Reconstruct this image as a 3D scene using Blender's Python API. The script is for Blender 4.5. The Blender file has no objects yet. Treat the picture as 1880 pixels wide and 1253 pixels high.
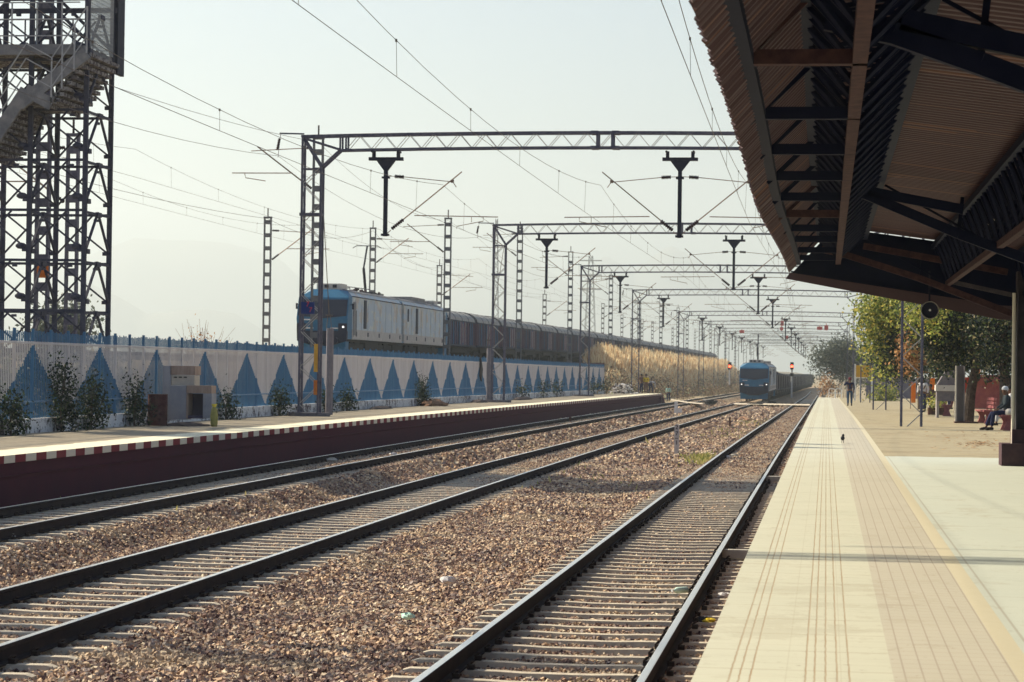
import bpy, math, random
import numpy as np
from mathutils import Matrix, Vector
R_ = random.Random(7)
NR = np.random.default_rng(11)
SC = bpy.context.scene
COL = SC.collection

# ------------------------------------------------------------------ camera
W0, H0, F0 = 1880., 1253., 4250.
ROLL, VX, VY = .0135, 1517., 686.
CAMZ = 2.46
_c, _s = math.cos(ROLL), math.sin(ROLL)
_dx, _dy = VX-W0/2, VY-H0/2
_ux, _uy = _c*_dx+_s*_dy, -_s*_dx+_c*_dy
PITCH = math.atan2(_uy, F0)
YAW = math.atan2(_ux*math.cos(PITCH), F0)
FW = np.array([-math.sin(YAW)*math.cos(PITCH), math.cos(YAW)*math.cos(PITCH), math.sin(PITCH)])
_r = np.array([math.cos(YAW), math.sin(YAW), 0.]); _u = np.cross(_r, FW)
RT = _c*_r+_s*_u; UP = -_s*_r+_c*_u
cam = bpy.data.cameras.new('camera'); camo = bpy.data.objects.new('camera', cam); COL.objects.link(camo)
M = Matrix(((RT[0], UP[0], -FW[0], 0), (RT[1], UP[1], -FW[1], 0), (RT[2], UP[2], -FW[2], CAMZ), (0, 0, 0, 1)))
camo.matrix_world = M
cam.sensor_fit = 'HORIZONTAL'; cam.sensor_width = 36; cam.lens = 36*F0/W0
cam.clip_start = .2; cam.clip_end = 20000
cam.dof.use_dof = True; cam.dof.focus_distance = 34; cam.dof.aperture_fstop = 7.1
SC.camera = camo

# ------------------------------------------------------------------ sky, sun, exposure
SUN_EL, SUN_AZ = 36., -68.          # degrees above the horizon, from +Y towards +X
wd = bpy.data.worlds.new('World'); SC.world = wd; wd.use_nodes = True
nt = wd.node_tree; nt.nodes.clear()
sky = nt.nodes.new('ShaderNodeTexSky'); sky.sky_type = 'NISHITA'; sky.sun_disc = False
sky.sun_elevation = math.radians(SUN_EL); sky.sun_rotation = math.radians(SUN_AZ)
sky.air_density = 1.0; sky.dust_density = 3.0; sky.ozone_density = 1.2; sky.altitude = 200
bg = nt.nodes.new('ShaderNodeBackground'); bg.inputs[1].default_value = .062
wo = nt.nodes.new('ShaderNodeOutputWorld')
tint = nt.nodes.new('ShaderNodeMix'); tint.data_type = 'RGBA'; tint.blend_type = 'MULTIPLY'; tint.inputs[0].default_value = 1.; tint.inputs[7].default_value = (.86, .985, 1.10, 1)
nt.links.new(sky.outputs[0], tint.inputs[6]); nt.links.new(tint.outputs[2], bg.inputs[0]); nt.links.new(bg.outputs[0], wo.inputs[0])
sl = bpy.data.lights.new('sun', 'SUN'); sl.energy = 5.0; sl.angle = math.radians(.7); sl.color = (1., .885, .66)
so = bpy.data.objects.new('sun', sl); COL.objects.link(so)
az, el = math.radians(SUN_AZ), math.radians(SUN_EL)
SDIR = Vector((math.sin(az)*math.cos(el), math.cos(az)*math.cos(el), math.sin(el)))
so.rotation_euler = SDIR.to_track_quat('Z', 'Y').to_euler()
SC.view_settings.view_transform = 'Standard'; SC.view_settings.look = 'None'
SC.view_settings.exposure = 1.06; SC.view_settings.gamma = 1
SC.cycles.volume_bounces = 0; SC.cycles.max_bounces = 6; SC.cycles.use_denoising = True
HAZE = .00027

# ------------------------------------------------------------------ from pixels of the photo to places
def ray(x, y): return FW+RT*(x-W0/2)/F0-UP*(y-H0/2)/F0
C0 = np.array([0, 0, CAMZ])
def onz(x, y, z=0.):
    d = ray(x, y); return C0+d*((z-CAMZ)/d[2])
def ony(x, y, Y):
    d = ray(x, y); return C0+d*(Y/d[1])
def onx(x, y, X):
    d = ray(x, y); return C0+d*(X/d[0])
def sagY(Y):
    if Y < 40: return 0.
    if Y < 108: return -3e-5*(Y-40)**2
    return max(-.139-.0041*(Y-108), -1.3)
def G(X, Y):                                   # the line falls gently away from the camera
    f = min(1., max(.6, 1.67+.09*X)); return sagY(Y)*f
def ong(x, y, h=0.):
    Y = 60.; p = None
    for _ in range(60):
        X = 0 if p is None else p[0]
        p = onz(x, y, h+G(X, Y)); Y = .5*Y+.5*min(p[1], 1500)
    return p
def sm(a, b, x):
    t = min(1, max(0, (x-a)/(b-a))); return t*t*(3-2*t)

# ------------------------------------------------------------------ materials
MATS = {}
def mat(name, c1, c2=None, rough=.8, metal=0., scale=3., bump=0., bscale=None, spec=.12, emit=None, rand=None, stretch=None, alpha=None, detail=5):
    if name in MATS: return MATS[name]
    m = bpy.data.materials.new(name); m.use_nodes = True; t = m.node_tree; N = t.nodes; L = t.links
    b = N['Principled BSDF']; b.inputs['Roughness'].default_value = rough; b.inputs['Metallic'].default_value = metal
    b.inputs['Specular IOR Level'].default_value = spec
    tc = N.new('ShaderNodeTexCoord'); vec = tc.outputs['Object']
    if stretch:
        mp = N.new('ShaderNodeMapping'); mp.inputs['Scale'].default_value = stretch; L.new(vec, mp.inputs[0]); vec = mp.outputs[0]
    if rand:
        g = N.new('ShaderNodeNewGeometry'); r = N.new('ShaderNodeValToRGB'); cr = r.color_ramp
        for i, (p, c) in enumerate(rand):
            e = cr.elements[i] if i < 2 else cr.elements.new(p)
            e.position = p; e.color = (*c, 1)
        L.new(g.outputs['Random Per Island'], r.inputs[0]); L.new(r.outputs[0], b.inputs['Base Color'])
    elif c2:
        n = N.new('ShaderNodeTexNoise'); n.inputs['Scale'].default_value = scale; n.inputs['Detail'].default_value = detail
        n.inputs['Roughness'].default_value = .65
        L.new(vec, n.inputs['Vector']); r = N.new('ShaderNodeValToRGB'); r.color_ramp.elements[0].position = .35; r.color_ramp.elements[1].position = .65
        r.color_ramp.elements[0].color = (*c1, 1); r.color_ramp.elements[1].color = (*c2, 1)
        L.new(n.outputs[0], r.inputs[0]); L.new(r.outputs[0], b.inputs['Base Color'])
    else: b.inputs['Base Color'].default_value = (*c1, 1)
    if bump:
        n = N.new('ShaderNodeTexNoise'); n.inputs['Scale'].default_value = bscale or scale*4; n.inputs['Detail'].default_value = 4
        L.new(vec, n.inputs['Vector']); bp = N.new('ShaderNodeBump'); bp.inputs['Strength'].default_value = min(1, bump); bp.inputs['Distance'].default_value = .02
        L.new(n.outputs[0], bp.inputs['Height']); L.new(bp.outputs[0], b.inputs['Normal'])
    if emit: b.inputs['Emission Color'].default_value = (*emit[:3], 1); b.inputs['Emission Strength'].default_value = emit[3]
    MATS[name] = m; return m
def translucent(m, w=.45):
    t = m.node_tree; b = t.nodes['Principled BSDF']; src = b.inputs['Base Color'].links[0].from_socket
    tr = t.nodes.new('ShaderNodeBsdfTranslucent'); t.links.new(src, tr.inputs[0]); mx = t.nodes.new('ShaderNodeMixShader'); mx.inputs[0].default_value = w
    t.links.new(b.outputs[0], mx.inputs[1]); t.links.new(tr.outputs[0], mx.inputs[2]); t.links.new(mx.outputs[0], t.nodes['Material Output'].inputs['Surface']); return m
def math_node(t, op, a, b=None, c=None):
    n = t.nodes.new('ShaderNodeMath'); n.operation = op
    for i, v in enumerate((a, b, c)):
        if v is None: continue
        if isinstance(v, (int, float)): n.inputs[i].default_value = v
        else: t.links.new(v, n.inputs[i])
    return n.outputs[0]
def mixc(t, f, a, b):
    n = t.nodes.new('ShaderNodeMix'); n.data_type = 'RGBA'
    if isinstance(f, (int, float)): n.inputs[0].default_value = f
    else: t.links.new(f, n.inputs[0])
    for i, v in ((6, a), (7, b)):
        if isinstance(v, tuple): n.inputs[i].default_value = (*v, 1)
        else: t.links.new(v, n.inputs[i])
    return n.outputs[2]
def noise(t, vec, scale, detail=4, rough=.6):
    n = t.nodes.new('ShaderNodeTexNoise'); n.inputs['Scale'].default_value = scale; n.inputs['Detail'].default_value = detail
    n.inputs['Roughness'].default_value = rough; t.links.new(vec, n.inputs['Vector']); return n.outputs[0]
def newmat(name, rough=.8):
    m = bpy.data.materials.new(name); m.use_nodes = True; MATS[name] = m
    b = m.node_tree.nodes['Principled BSDF']; b.inputs['Roughness'].default_value = rough; b.inputs['Specular IOR Level'].default_value = .12
    tc = m.node_tree.nodes.new('ShaderNodeTexCoord'); sp = m.node_tree.nodes.new('ShaderNodeSeparateXYZ')
    m.node_tree.links.new(tc.outputs['Object'], sp.inputs[0])
    return m, m.node_tree, b, tc.outputs['Object'], sp.outputs

steel = mat('galvanised_steel', (.065, .066, .105), (.125, .12, .16), rough=.6, metal=.1, scale=6)
steel_far = mat('weathered_mast_steel', (.10, .105, .125), (.17, .17, .18), rough=.7, metal=.1, scale=5)
darkst = mat('dark_steel', (.012, .015, .035), (.025, .025, .045), rough=.6, scale=8)
rust = mat('rusty_steel', (.07, .03, .03), (.13, .065, .05), rough=.8, scale=9)
tube_m = mat('cantilever_tube', (.19, .13, .10), (.28, .21, .17), rough=.55, metal=.3, scale=8)
insul = mat('insulator_brown', (.035, .02, .03), (.05, .03, .035), rough=.25, scale=4)
wire_m = mat('copper_wire', (.10, .085, .08), (.15, .12, .10), rough=.5, metal=.3, scale=4)
conc = mat('concrete', (.30, .28, .26), (.42, .40, .36), rough=.9, scale=4, bump=.4)
black = mat('black_rubber', (.012, .013, .02), (.03, .03, .035), rough=.7, scale=6)
white_p = mat('white_paint', (.62, .62, .62), (.78, .78, .76), rough=.6, scale=3)

# ------------------------------------------------------------------ mesh builder
class MB:
    def __init__(s): s.v = []; s.f = []; s.m = []
    def add(s, vs, fs, mi=0):
        o = len(s.v); s.v += [tuple(map(float, p)) for p in vs]; s.f += [tuple(i+o for i in f) for f in fs]; s.m += [mi]*len(fs); return s
    def box(s, c, d, mi=0, rz=0., rx=0., ry=0.):
        c = Vector(c); R = Matrix.Rotation(rz, 3, 'Z') @ Matrix.Rotation(ry, 3, 'Y') @ Matrix.Rotation(rx, 3, 'X')
        vs = [c+R @ Vector((x*d[0]/2, y*d[1]/2, z*d[2]/2)) for x in (-1, 1) for y in (-1, 1) for z in (-1, 1)]
        return s.add(vs, [(0, 1, 3, 2), (4, 6, 7, 5), (0, 4, 5, 1), (2, 3, 7, 6), (0, 2, 6, 4), (1, 5, 7, 3)], mi)
    def bar(s, a, b, w, h=None, mi=0, up=(0, 0, 1)):
        h = h or w; a = Vector(a); b = Vector(b); d = (b-a).normalized(); u = Vector(up)
        if abs(d.dot(u)) > .98: u = Vector((0, 1, 0))
        x = d.cross(u).normalized(); y = x.cross(d).normalized()
        vs = [p+x*sx*w/2+y*sy*h/2 for p in (a, b) for sx, sy in ((-1, -1), (1, -1), (1, 1), (-1, 1))]
        return s.add(vs, [(3, 2, 1, 0), (4, 5, 6, 7), (0, 1, 5, 4), (1, 2, 6, 5), (2, 3, 7, 6), (3, 0, 4, 7)], mi)
    def tube(s, pts, r, n=6, mi=0, cap=True):
        pts = [Vector(p) for p in pts]; rr = r if isinstance(r, (list, tuple)) else [r]*len(pts); vs = []; fs = []
        for i, p in enumerate(pts):
            d = (pts[min(i+1, len(pts)-1)]-pts[max(i-1, 0)]).normalized()
            u = Vector((0, 0, 1)) if abs(d.z) < .95 else Vector((0, 1, 0))
            x = d.cross(u).normalized(); y = x.cross(d).normalized()
            vs += [p+(x*math.cos(2*math.pi*k/n)+y*math.sin(2*math.pi*k/n))*rr[i] for k in range(n)]
        for i in range(len(pts)-1):
            for k in range(n): fs.append((i*n+k, i*n+(k+1) % n, (i+1)*n+(k+1) % n, (i+1)*n+k))
        if cap: fs += [tuple(range(n))[::-1], tuple((len(pts)-1)*n+k for k in range(n))]
        return s.add(vs, fs, mi)
    def prism(s, poly, axis, a, b, mi=0):        # poly of 2D points extruded along axis from a to b
        def P(p, t): return {'x': (t, p[0], p[1]), 'y': (p[0], t, p[1]), 'z': (p[0], p[1], t)}[axis]
        n = len(poly); vs = [P(p, a) for p in poly]+[P(p, b) for p in poly]
        return s.add(vs, [tuple(range(n))[::-1], tuple(range(n, 2*n))]+[(i, (i+1) % n, n+(i+1) % n, n+i) for i in range(n)], mi)
    def blob(s, c, d, mi=0, nu=10, nv=7, jit=.0, rnd=None):
        rnd = rnd or R_; vs = []; fs = []
        for j in range(nv+1):
            th = math.pi*j/nv
            for i in range(nu):
                ph = 2*math.pi*i/nu; k = 1+rnd.uniform(-jit, jit)
                vs.append((c[0]+d[0]*math.sin(th)*math.cos(ph)*k, c[1]+d[1]*math.sin(th)*math.sin(ph)*k, c[2]+d[2]*math.cos(th)*k))
        for j in range(nv):
            for i in range(nu): fs.append((j*nu+i, (j+1)*nu+i, (j+1)*nu+(i+1) % nu, j*nu+(i+1) % nu))
        return s.add(vs, fs, mi)
    def build(s, name, mats, parent=None, off=None, smooth=False):
        off = Vector(off) if off is not None else (parent.location if parent is not None and parent.parent is None else Vector((0, 0, 0)))
        if parent is not None and parent.parent is not None: off = parent.parent.location
        if not isinstance(mats, (list, tuple)): mats = [mats]
        me = bpy.data.meshes.new(name)
        if s.v:
            me.from_pydata([(p[0]-off[0], p[1]-off[1], p[2]-off[2]) for p in s.v], [], s.f)
            me.polygons.foreach_set('material_index', s.m)
            if smooth: me.polygons.foreach_set('use_smooth', [True]*len(s.f))
        for m_ in mats: me.materials.append(m_)
        me.update(); o = bpy.data.objects.new(name, me); COL.objects.link(o)
        if parent is not None: o.parent = parent
        return o
def npmesh(name, V, F, mats, parent=None, mi=None, smooth=False):
    me = bpy.data.meshes.new(name); V = np.asarray(V, np.float32); F = np.asarray(F, np.int32); k = F.shape[1]
    me.vertices.add(len(V)); me.vertices.foreach_set('co', V.ravel())
    me.loops.add(F.size); me.loops.foreach_set('vertex_index', F.ravel())
    me.polygons.add(len(F)); me.polygons.foreach_set('loop_start', np.arange(0, F.size, k, dtype=np.int32))
    me.polygons.foreach_set('loop_total', np.full(len(F), k, np.int32))
    if mi is not None: me.polygons.foreach_set('material_index', np.asarray(mi, np.int32))
    me.polygons.foreach_set('use_smooth', np.full(len(F), smooth))
    me.update(calc_edges=True); me.validate()
    for m_ in (mats if isinstance(mats, (list, tuple)) else [mats]): me.materials.append(m_)
    o = bpy.data.objects.new(name, me); COL.objects.link(o)
    if parent is not None: o.parent = parent
    return o
def tag(o, label, cat, group=None, kind=None):
    if label: o['label'] = label
    if cat: o['category'] = cat
    if group: o['group'] = group
    if kind: o['kind'] = kind
    return o
def thing(name, loc, label, cat, group=None):
    o = bpy.data.objects.new(name, None); o.empty_display_size = .3; o.location = loc; COL.objects.link(o)
    return tag(o, label, cat, group)
def struct(o, label=None, cat=None): return tag(o, label, cat, kind='structure')
def dup(root, loc, label=None, rz=None, scale=None):
    def cp(o, par):
        c = o.copy(); COL.objects.link(c); c.parent = par
        if par is not None: c.matrix_parent_inverse = Matrix()
        for ch in o.children: cp(ch, c)
        return c
    kids = {}
    r = cp(root, None); r.location = loc
    if rz is not None: r.rotation_euler = (0, 0, rz)
    if scale is not None: r.scale = scale
    if label: r['label'] = label
    return r
ORD = 'first second third fourth fifth sixth seventh eighth ninth tenth eleventh twelfth thirteenth fourteenth fifteenth sixteenth seventeenth eighteenth nineteenth twentieth'.split()
ORD += ['twenty-'+x for x in ORD[:9]]+['thirtieth']+['thirty-'+x for x in ORD[:9]]
def text_mesh(name, s, size, m, parent, loc, rot, ext=.004):
    cu = bpy.data.curves.new('t', 'FONT'); cu.body = s; cu.size = size; cu.extrude = ext; cu.align_x = 'CENTER'; cu.align_y = 'CENTER'
    tmp = bpy.data.objects.new('t', cu); COL.objects.link(tmp)
    dg = bpy.context.evaluated_depsgraph_get(); me = bpy.data.meshes.new_from_object(tmp.evaluated_get(dg))
    bpy.data.objects.remove(tmp); me.materials.clear(); me.materials.append(m)
    o = bpy.data.objects.new(name, me); COL.objects.link(o); o.parent = parent; o.location = loc; o.rotation_euler = rot
    return o

# ------------------------------------------------------------------ ground
XT1, XT2, XT3 = -12.93, -7.97, -2.3
def ez(Y): return 2.62+max(0, min(.45, .003*(Y-142)))    # crown of the embankment, rails .35 above
NZ = [[math.sin(R_.uniform(0, 6.28)+0) for _ in range(1)] for _ in range(1)]
_ph = [(R_.uniform(.3, 1.6), R_.uniform(.12, .7), R_.uniform(0, 6.28)) for _ in range(7)]
def heap(X, Y): return sum(math.sin(a*X*1.1+b*Y+p) for a, b, p in _ph)/7
def zb(X, Y):
    g = G(X, Y)
    d = min(abs(X-XT1), abs(X-XT2), abs(X-XT3))
    base = -.220
    if Y > 50: base = -.220+.042*sm(50, 64, Y)
    if d > 1.25:
        t = sm(1.25, 2.1, d)
        if X > XT3: low = -.28
        elif X > XT2: low = -.27+.12*heap(X, Y)
        elif X > XT1: low = -.50+.10*heap(X, Y)
        else: low = -.34
        base = base+(low-base)*t
    elif d < .8: base -= .01
    return g+base+.012*heap(X*3, Y*4)
def terrain(X, Y):
    if X > -13.9:
        return zb(max(X, -14.6), Y) if X < -.75 else G(0, Y)-.3
    if X > -18.5: return G(X, Y)-.34
    ytop = ez(Y)
    if X > -26.5:
        t = (-18.8-X)/7.7; t = max(0, t); return (G(X, Y)-.3)*(1-sm(0, 1, t))+ytop*sm(0, 1, t)
    if X > -43: return ytop
    t = sm(-43, -60, X) if False else min(1, (-43-X)/14.); return ytop*(1-t)+(-1.2)*t
gm, t_, b_, oc, xyz = newmat('dry_earth', .95)
n1 = noise(t_, oc, .6); n2 = noise(t_, oc, 7, 6)
c = mixc(t_, n1, (.26, .19, .12), (.16, .15, .08)); c = mixc(t_, n2, c, (.36, .28, .19)); t_.links.new(c, b_.inputs['Base Color'])
xs = [-9000, -3000, -900, -300, -120, -80, -60]+list(np.arange(-57, -43, 2.))+[-43, -40, -35, -30, -27]+list(np.arange(-26.5, -13.6, .7))+[-13.9, -13.0, -.9, -.7, 4, 10, 16, 40, 120, 600, 3000, 9000]
ys = [-60, 0]+list(np.arange(10, 300, 6.))+list(np.arange(300, 700, 20.))+[700, 1000, 2000, 4000, 9100]
V = []; Fq = []
for y in ys:
    for x in xs:
        z = terrain(x, y) if y < 760 else -1.2
        if -13.9 <= x <= -.7: z = G(x, y)-.85
        if x > .0: z = G(0, y)-.4 if x < 30 else -1.0
        if y >= 700 and -60 < x < -18: z = terrain(x, 690) if y < 3000 else -1.2
        V.append((x, y, z))
nx = len(xs)
for j in range(len(ys)-1):
    for i in range(nx-1): Fq.append((j*nx+i, j*nx+i+1, (j+1)*nx+i+1, (j+1)*nx+i))
struct(npmesh('ground', V, Fq, gm, smooth=True))

# ballast bed
bm_, t_, b_, oc, xyz = newmat('ballast_bed', .95)
vo = t_.nodes.new('ShaderNodeTexVoronoi'); vo.inputs['Scale'].default_value = 17; t_.links.new(oc, vo.inputs['Vector'])
rp = t_.nodes.new('ShaderNodeValToRGB'); cr = rp.color_ramp
BAL = [(0, (.05, .03, .035)), (.2, (.17, .10, .085)), (.42, (.41, .27, .18)), (.66, (.58, .42, .28)), (.84, (.24, .20, .20)), (1, (.78, .64, .45))]
for i, (p, cc) in enumerate(BAL):
    e = cr.elements[i] if i < 2 else cr.elements.new(p); e.position = p; e.color = (*cc, 1)
sh = t_.nodes.new('ShaderNodeSeparateColor'); t_.links.new(vo.outputs['Color'], sh.inputs[0]); t_.links.new(sh.outputs[0], rp.inputs[0])
pat = noise(t_, oc, .9, 6, .75)
cbal = mixc(t_, math_node(t_, 'MULTIPLY', noise(t_, oc, .35), .4), rp.outputs[0], (.46, .36, .20))
cbal = mixc(t_, math_node(t_, 'MULTIPLY', math_node(t_, 'GREATER_THAN', pat, .54), .45), cbal, (.17, .11, .10))
cbal = mixc(t_, math_node(t_, 'MULTIPLY', math_node(t_, 'LESS_THAN', pat, .40), .35), cbal, (.30, .30, .12))
t_.links.new(cbal, b_.inputs['Base Color'])
bp = t_.nodes.new('ShaderNodeBump'); bp.inputs['Distance'].default_value = .05; bp.inputs['Strength'].default_value = 1; bp.invert = True
t_.links.new(vo.outputs['Distance'], bp.inputs['Height']); t_.links.new(bp.outputs[0], b_.inputs['Normal'])
xs = list(np.arange(-14.6, -.69, .2)); ys = list(np.arange(6, 60, .35)); y = 60.
while y < 700: ys.append(y); y *= 1.012
V = [(x, y, zb(x, y)) for y in ys for x in xs]; nx = len(xs)
Fq = [(j*nx+i, j*nx+i+1, (j+1)*nx+i+1, (j+1)*nx+i) for j in range(len(ys)-1) for i in range(nx-1)]
struct(npmesh('ballast_bed', V, Fq, bm_, smooth=True))

# loose stones: each a small angular block
stone = mat('ballast_stone', (.3, .2, .15), rough=.9, rand=BAL, spec=.2)
t_ = stone.node_tree; b_ = t_.nodes['Principled BSDF']; src = b_.inputs['Base Color'].links[0].from_socket
oc = t_.nodes.new('ShaderNodeTexCoord').outputs['Object']; sx_ = t_.nodes.new('ShaderNodeSeparateXYZ'); t_.links.new(oc, sx_.inputs[0])
pt = noise(t_, oc, .55, 6, .7); c = mixc(t_, math_node(t_, 'MULTIPLY', math_node(t_, 'GREATER_THAN', pt, .53), .38), src, (.13, .08, .08))
c = mixc(t_, math_node(t_, 'MULTIPLY', math_node(t_, 'LESS_THAN', noise(t_, oc, .4, 5, .7), .43), .35), c, (.62, .50, .34))
t_.links.new(c, b_.inputs['Base Color'])
def stones(n, x0, x1, y0, y1, s0, s1, seed):
    r = np.random.default_rng(seed); P = []
    Y = y0+(y1-y0)*r.random(n*2); X = x0+(x1-x0)*r.random(n*2)
    keep = (X > -.372*Y-.4); X = X[keep][:n]; Y = Y[keep][:n]
    n = len(X)
    S = s0+(s1-s0)*r.random(n)**1.5
    near = np.minimum(np.minimum(abs(X-XT1), abs(X-XT2)), abs(X-XT3)) < 1.3; S = np.where(near, np.where(Y < 56, S*.75, np.minimum(S*.5, .075)), S)
    Z = np.array([zb(a, b) for a, b in zip(X, Y)])
    base = np.array([(x, y, z) for x in (-1, 1) for y in (-1, 1) for z in (-1, 1)], float)
    V = base[None]*(.5+r.random((n, 8, 3))*.5)*(np.stack([S, S*(.55+.4*r.random(n)), S*(.4+.4*r.random(n))], 1)[:, None, :]/2)
    q = r.normal(size=(n, 4)); q /= np.linalg.norm(q, axis=1)[:, None]; w, x, y, z = q.T
    Rm = np.stack([1-2*(y*y+z*z), 2*(x*y-z*w), 2*(x*z+y*w), 2*(x*y+z*w), 1-2*(x*x+z*z), 2*(y*z-x*w), 2*(x*z-y*w), 2*(y*z+x*w), 1-2*(x*x+y*y)], 1).reshape(n, 3, 3)
    V = np.einsum('nij,nkj->nki', Rm, V)
    V += np.stack([X, Y, Z+S*.12+r.random(n)*.012], 1)[:, None, :]
    F = np.array([(0, 1, 3, 2), (4, 6, 7, 5), (0, 4, 5, 1), (2, 3, 7, 6), (0, 2, 6, 4), (1, 5, 7, 3)])
    F = (F[None]+8*np.arange(n)[:, None, None]).reshape(-1, 4)
    return V.reshape(-1, 3), F
parts = [stones(52000, -9.4, -.72, 14, 26, .035, .078, 1), stones(86000, -14.5, -.72, 26, 42, .04, .082, 2), stones(72000, -14.5, -.72, 42, 66, .05, .10, 3), stones(38000, -14.5, -.72, 66, 120, .08, .16, 4), stones(30000, -14.5, -.72, 120, 260, .13, .26, 5)]
o = 0; VV = []; FF = []
for v, f in parts: VV.append(v); FF.append(f+o); o += len(v)
tag(npmesh('ballast', np.concatenate(VV), np.concatenate(FF), stone), 'loose brown and grey ballast stones between and beside the rails', 'ballast', kind='stuff')

# ------------------------------------------------------------------ tracks
rail_side = mat('rail_side_rust', (.012, .010, .018), (.028, .02, .024), rough=.8, scale=5)
rail_top = mat('rail_top_polished', (.80, .77, .71), rough=.36, metal=1.)
slp = mat('sleeper_concrete', (.36, .31, .26), (.52, .46, .37), rough=.9, scale=6, bump=.3)
clip = mat('rail_clip_iron', (.03, .022, .022), rough=.7)
def sleeper_mb(mb, X, Y, z, wob=0.):
    # pre-stressed concrete sleeper: deep at the rail seats, lower in the middle
    prof = [(-1.37, -.02), (-1.3, .0), (-.55, -.005), (-.3, -.014), (.3, -.014), (.55, -.005), (1.3, 0), (1.37, -.02)]
    n = len(prof); vs = []
    for (x, h) in prof:
        for (yy, zz) in ((-.13, -.2), (-.062, h-.165), (.062, h-.165), (.13, -.2)): vs.append((X+x, Y+yy, z+(zz if zz > -.2 else -.35)))
    fs = [(i*4+k, (i+1)*4+k, (i+1)*4+k+1, i*4+k+1) for i in range(n-1) for k in range(3)]+[(0, 1, 2, 3), ((n-1)*4+3, (n-1)*4+2, (n-1)*4+1, (n-1)*4)]
    mb.add(vs, fs, 0)
    for rx in (-.87, .87):
        for sx in (-.11, .11):
            mb.box((X+rx+sx, Y, z-.145), (.06, .08, .04), 1)
            mb.tube([(X+rx+sx-.02, Y-.06, z-.12), (X+rx+sx, Y-.03, z-.095), (X+rx+sx+.01, Y+.04, z-.10), (X+rx+sx-.03, Y+.06, z-.13)], .011, 5, 1)
def track(X, y0, y1, label, zf, n_ind=100, s0=0.):
    root = thing('railway_track', (X, y0, zf(y0)), label, 'railway track', 'tracks through the station')
    ys = []; y = y0
    while y < y1: ys.append(y); y += 4 if y < 200 else 20
    prof = [(-.034, -.002), (-.030, 0), (.030, 0), (.034, -.002), (.034, -.035), (.010, -.052), (.010, -.145), (.068, -.158), (.068, -.172), (-.068, -.172), (-.068, -.158), (-.010, -.145), (-.010, -.052), (-.034, -.035)]
    n = len(prof)
    for rx in (-.87, .87):
        mb = MB(); vs = [(X+rx+p[0], y, zf(y)+p[1]) for y in ys for p in prof]
        mb.v = vs
        for j in range(len(ys)-1):
            for k in range(n):
                mb.f.append((j*n+k, (j+1)*n+k, (j+1)*n+(k+1) % n, j*n+(k+1) % n)); mb.m.append(1 if k in (0, 1, 2) else 0)
        mb.f.append(tuple(range(n))); mb.m.append(0)
        mb.build('rail', [rail_side, rail_top], root)
    base = MB(); sleeper_mb(base, 0, 0, 0); proto = None; rest = MB()
    k = 0; y = y0+s0
    while y < min(y1, 330):
        if k < n_ind:
            if proto is None: proto = base.build('sleeper', [slp, clip], root, off=(0, 0, 0)); o = proto
            else: o = proto.copy(); COL.objects.link(o); o.parent = root
            o.location = (R_.uniform(-.02, .02), y-y0, zf(y)-zf(y0)+R_.uniform(-.006, .004)); o.rotation_euler = (0, 0, R_.uniform(-.008, .008))
        else: sleeper_mb(rest, X, y, zf(y))
        k += 1; y += .62+R_.uniform(-.02, .02)
    if rest.v: o = rest.build('sleeper', [slp, clip], root); o['kind'] = 'stuff'
    return root
track(XT3, 12, 520, 'nearest railway track, running beside the cream platform', lambda y: G(XT3, y))
track(XT2, 15, 620, 'middle railway track that the far blue locomotive stands on', lambda y: G(XT2, y), s0=2)
track(XT1, 30, 520, 'railway track alongside the red platform wall on the left', lambda y: G(XT1, y))
# embankment tracks behind the fence (rails hidden, carry the left train)
def etrack(X, lab):
    root = thing('railway_track', (X, 60, ez(60)), lab, 'railway track')
    for rx in (-.87, .87):
        mb = MB(); ysx = list(range(60, 700, 20))
        for a, b in zip(ysx[:-1], ysx[1:]): mb.bar((X+rx, a, ez(a)+.27), (X+rx, b, ez(b)+.27), .07, .16)
        mb.build('rail', rail_side, root)
    mb = MB()
    for a in np.arange(60, 400, .65): mb.box((X, a, ez(a)+.1), (2.7, .25, .2))
    o = mb.build('sleeper', slp, root); o['kind'] = 'stuff'
etrack(-29.75, 'raised track on the embankment, under the long goods train behind the fence')

# ------------------------------------------------------------------ right platform
pm, t_, b_, oc, xyz = newmat('platform_paving', .75)
X_, Y_ = xyz[0], xyz[1]
nbig = noise(t_, oc, .8, 5); nfine = noise(t_, oc, 9, 5, .7)
mpn = t_.nodes.new('ShaderNodeMapping'); mpn.inputs['Scale'].default_value = (.25, 3.2, 1); t_.links.new(oc, mpn.inputs[0]); streak = noise(t_, mpn.outputs[0], 2.2, 4)
def lines(coord, pitch, w, ph=0.):      # 1 on a joint
    a = math_node(t_, 'FRACT', math_node(t_, 'DIVIDE', math_node(t_, 'ADD', coord, ph), pitch))
    return math_node(t_, 'LESS_THAN', math_node(t_, 'ABSOLUTE', math_node(t_, 'SUBTRACT', a, .5)), w/pitch/2)
def band(coord, a, b): return math_node(t_, 'MULTIPLY', math_node(t_, 'GREATER_THAN', coord, a), math_node(t_, 'LESS_THAN', coord, b))
cream = mixc(t_, nbig, (.385, .385, .315), (.49, .48, .39)); cream = mixc(t_, math_node(t_, 'MULTIPLY', nfine, .35), cream, (.40, .37, .28)); cream = mixc(t_, math_node(t_, 'MULTIPLY', streak, .3), cream, (.60, .59, .48))
wob = math_node(t_, 'ADD', X_, math_node(t_, 'MULTIPLY', math_node(t_, 'SUBTRACT', noise(t_, oc, 6, 2), .5), .012))
gr = None
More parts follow.
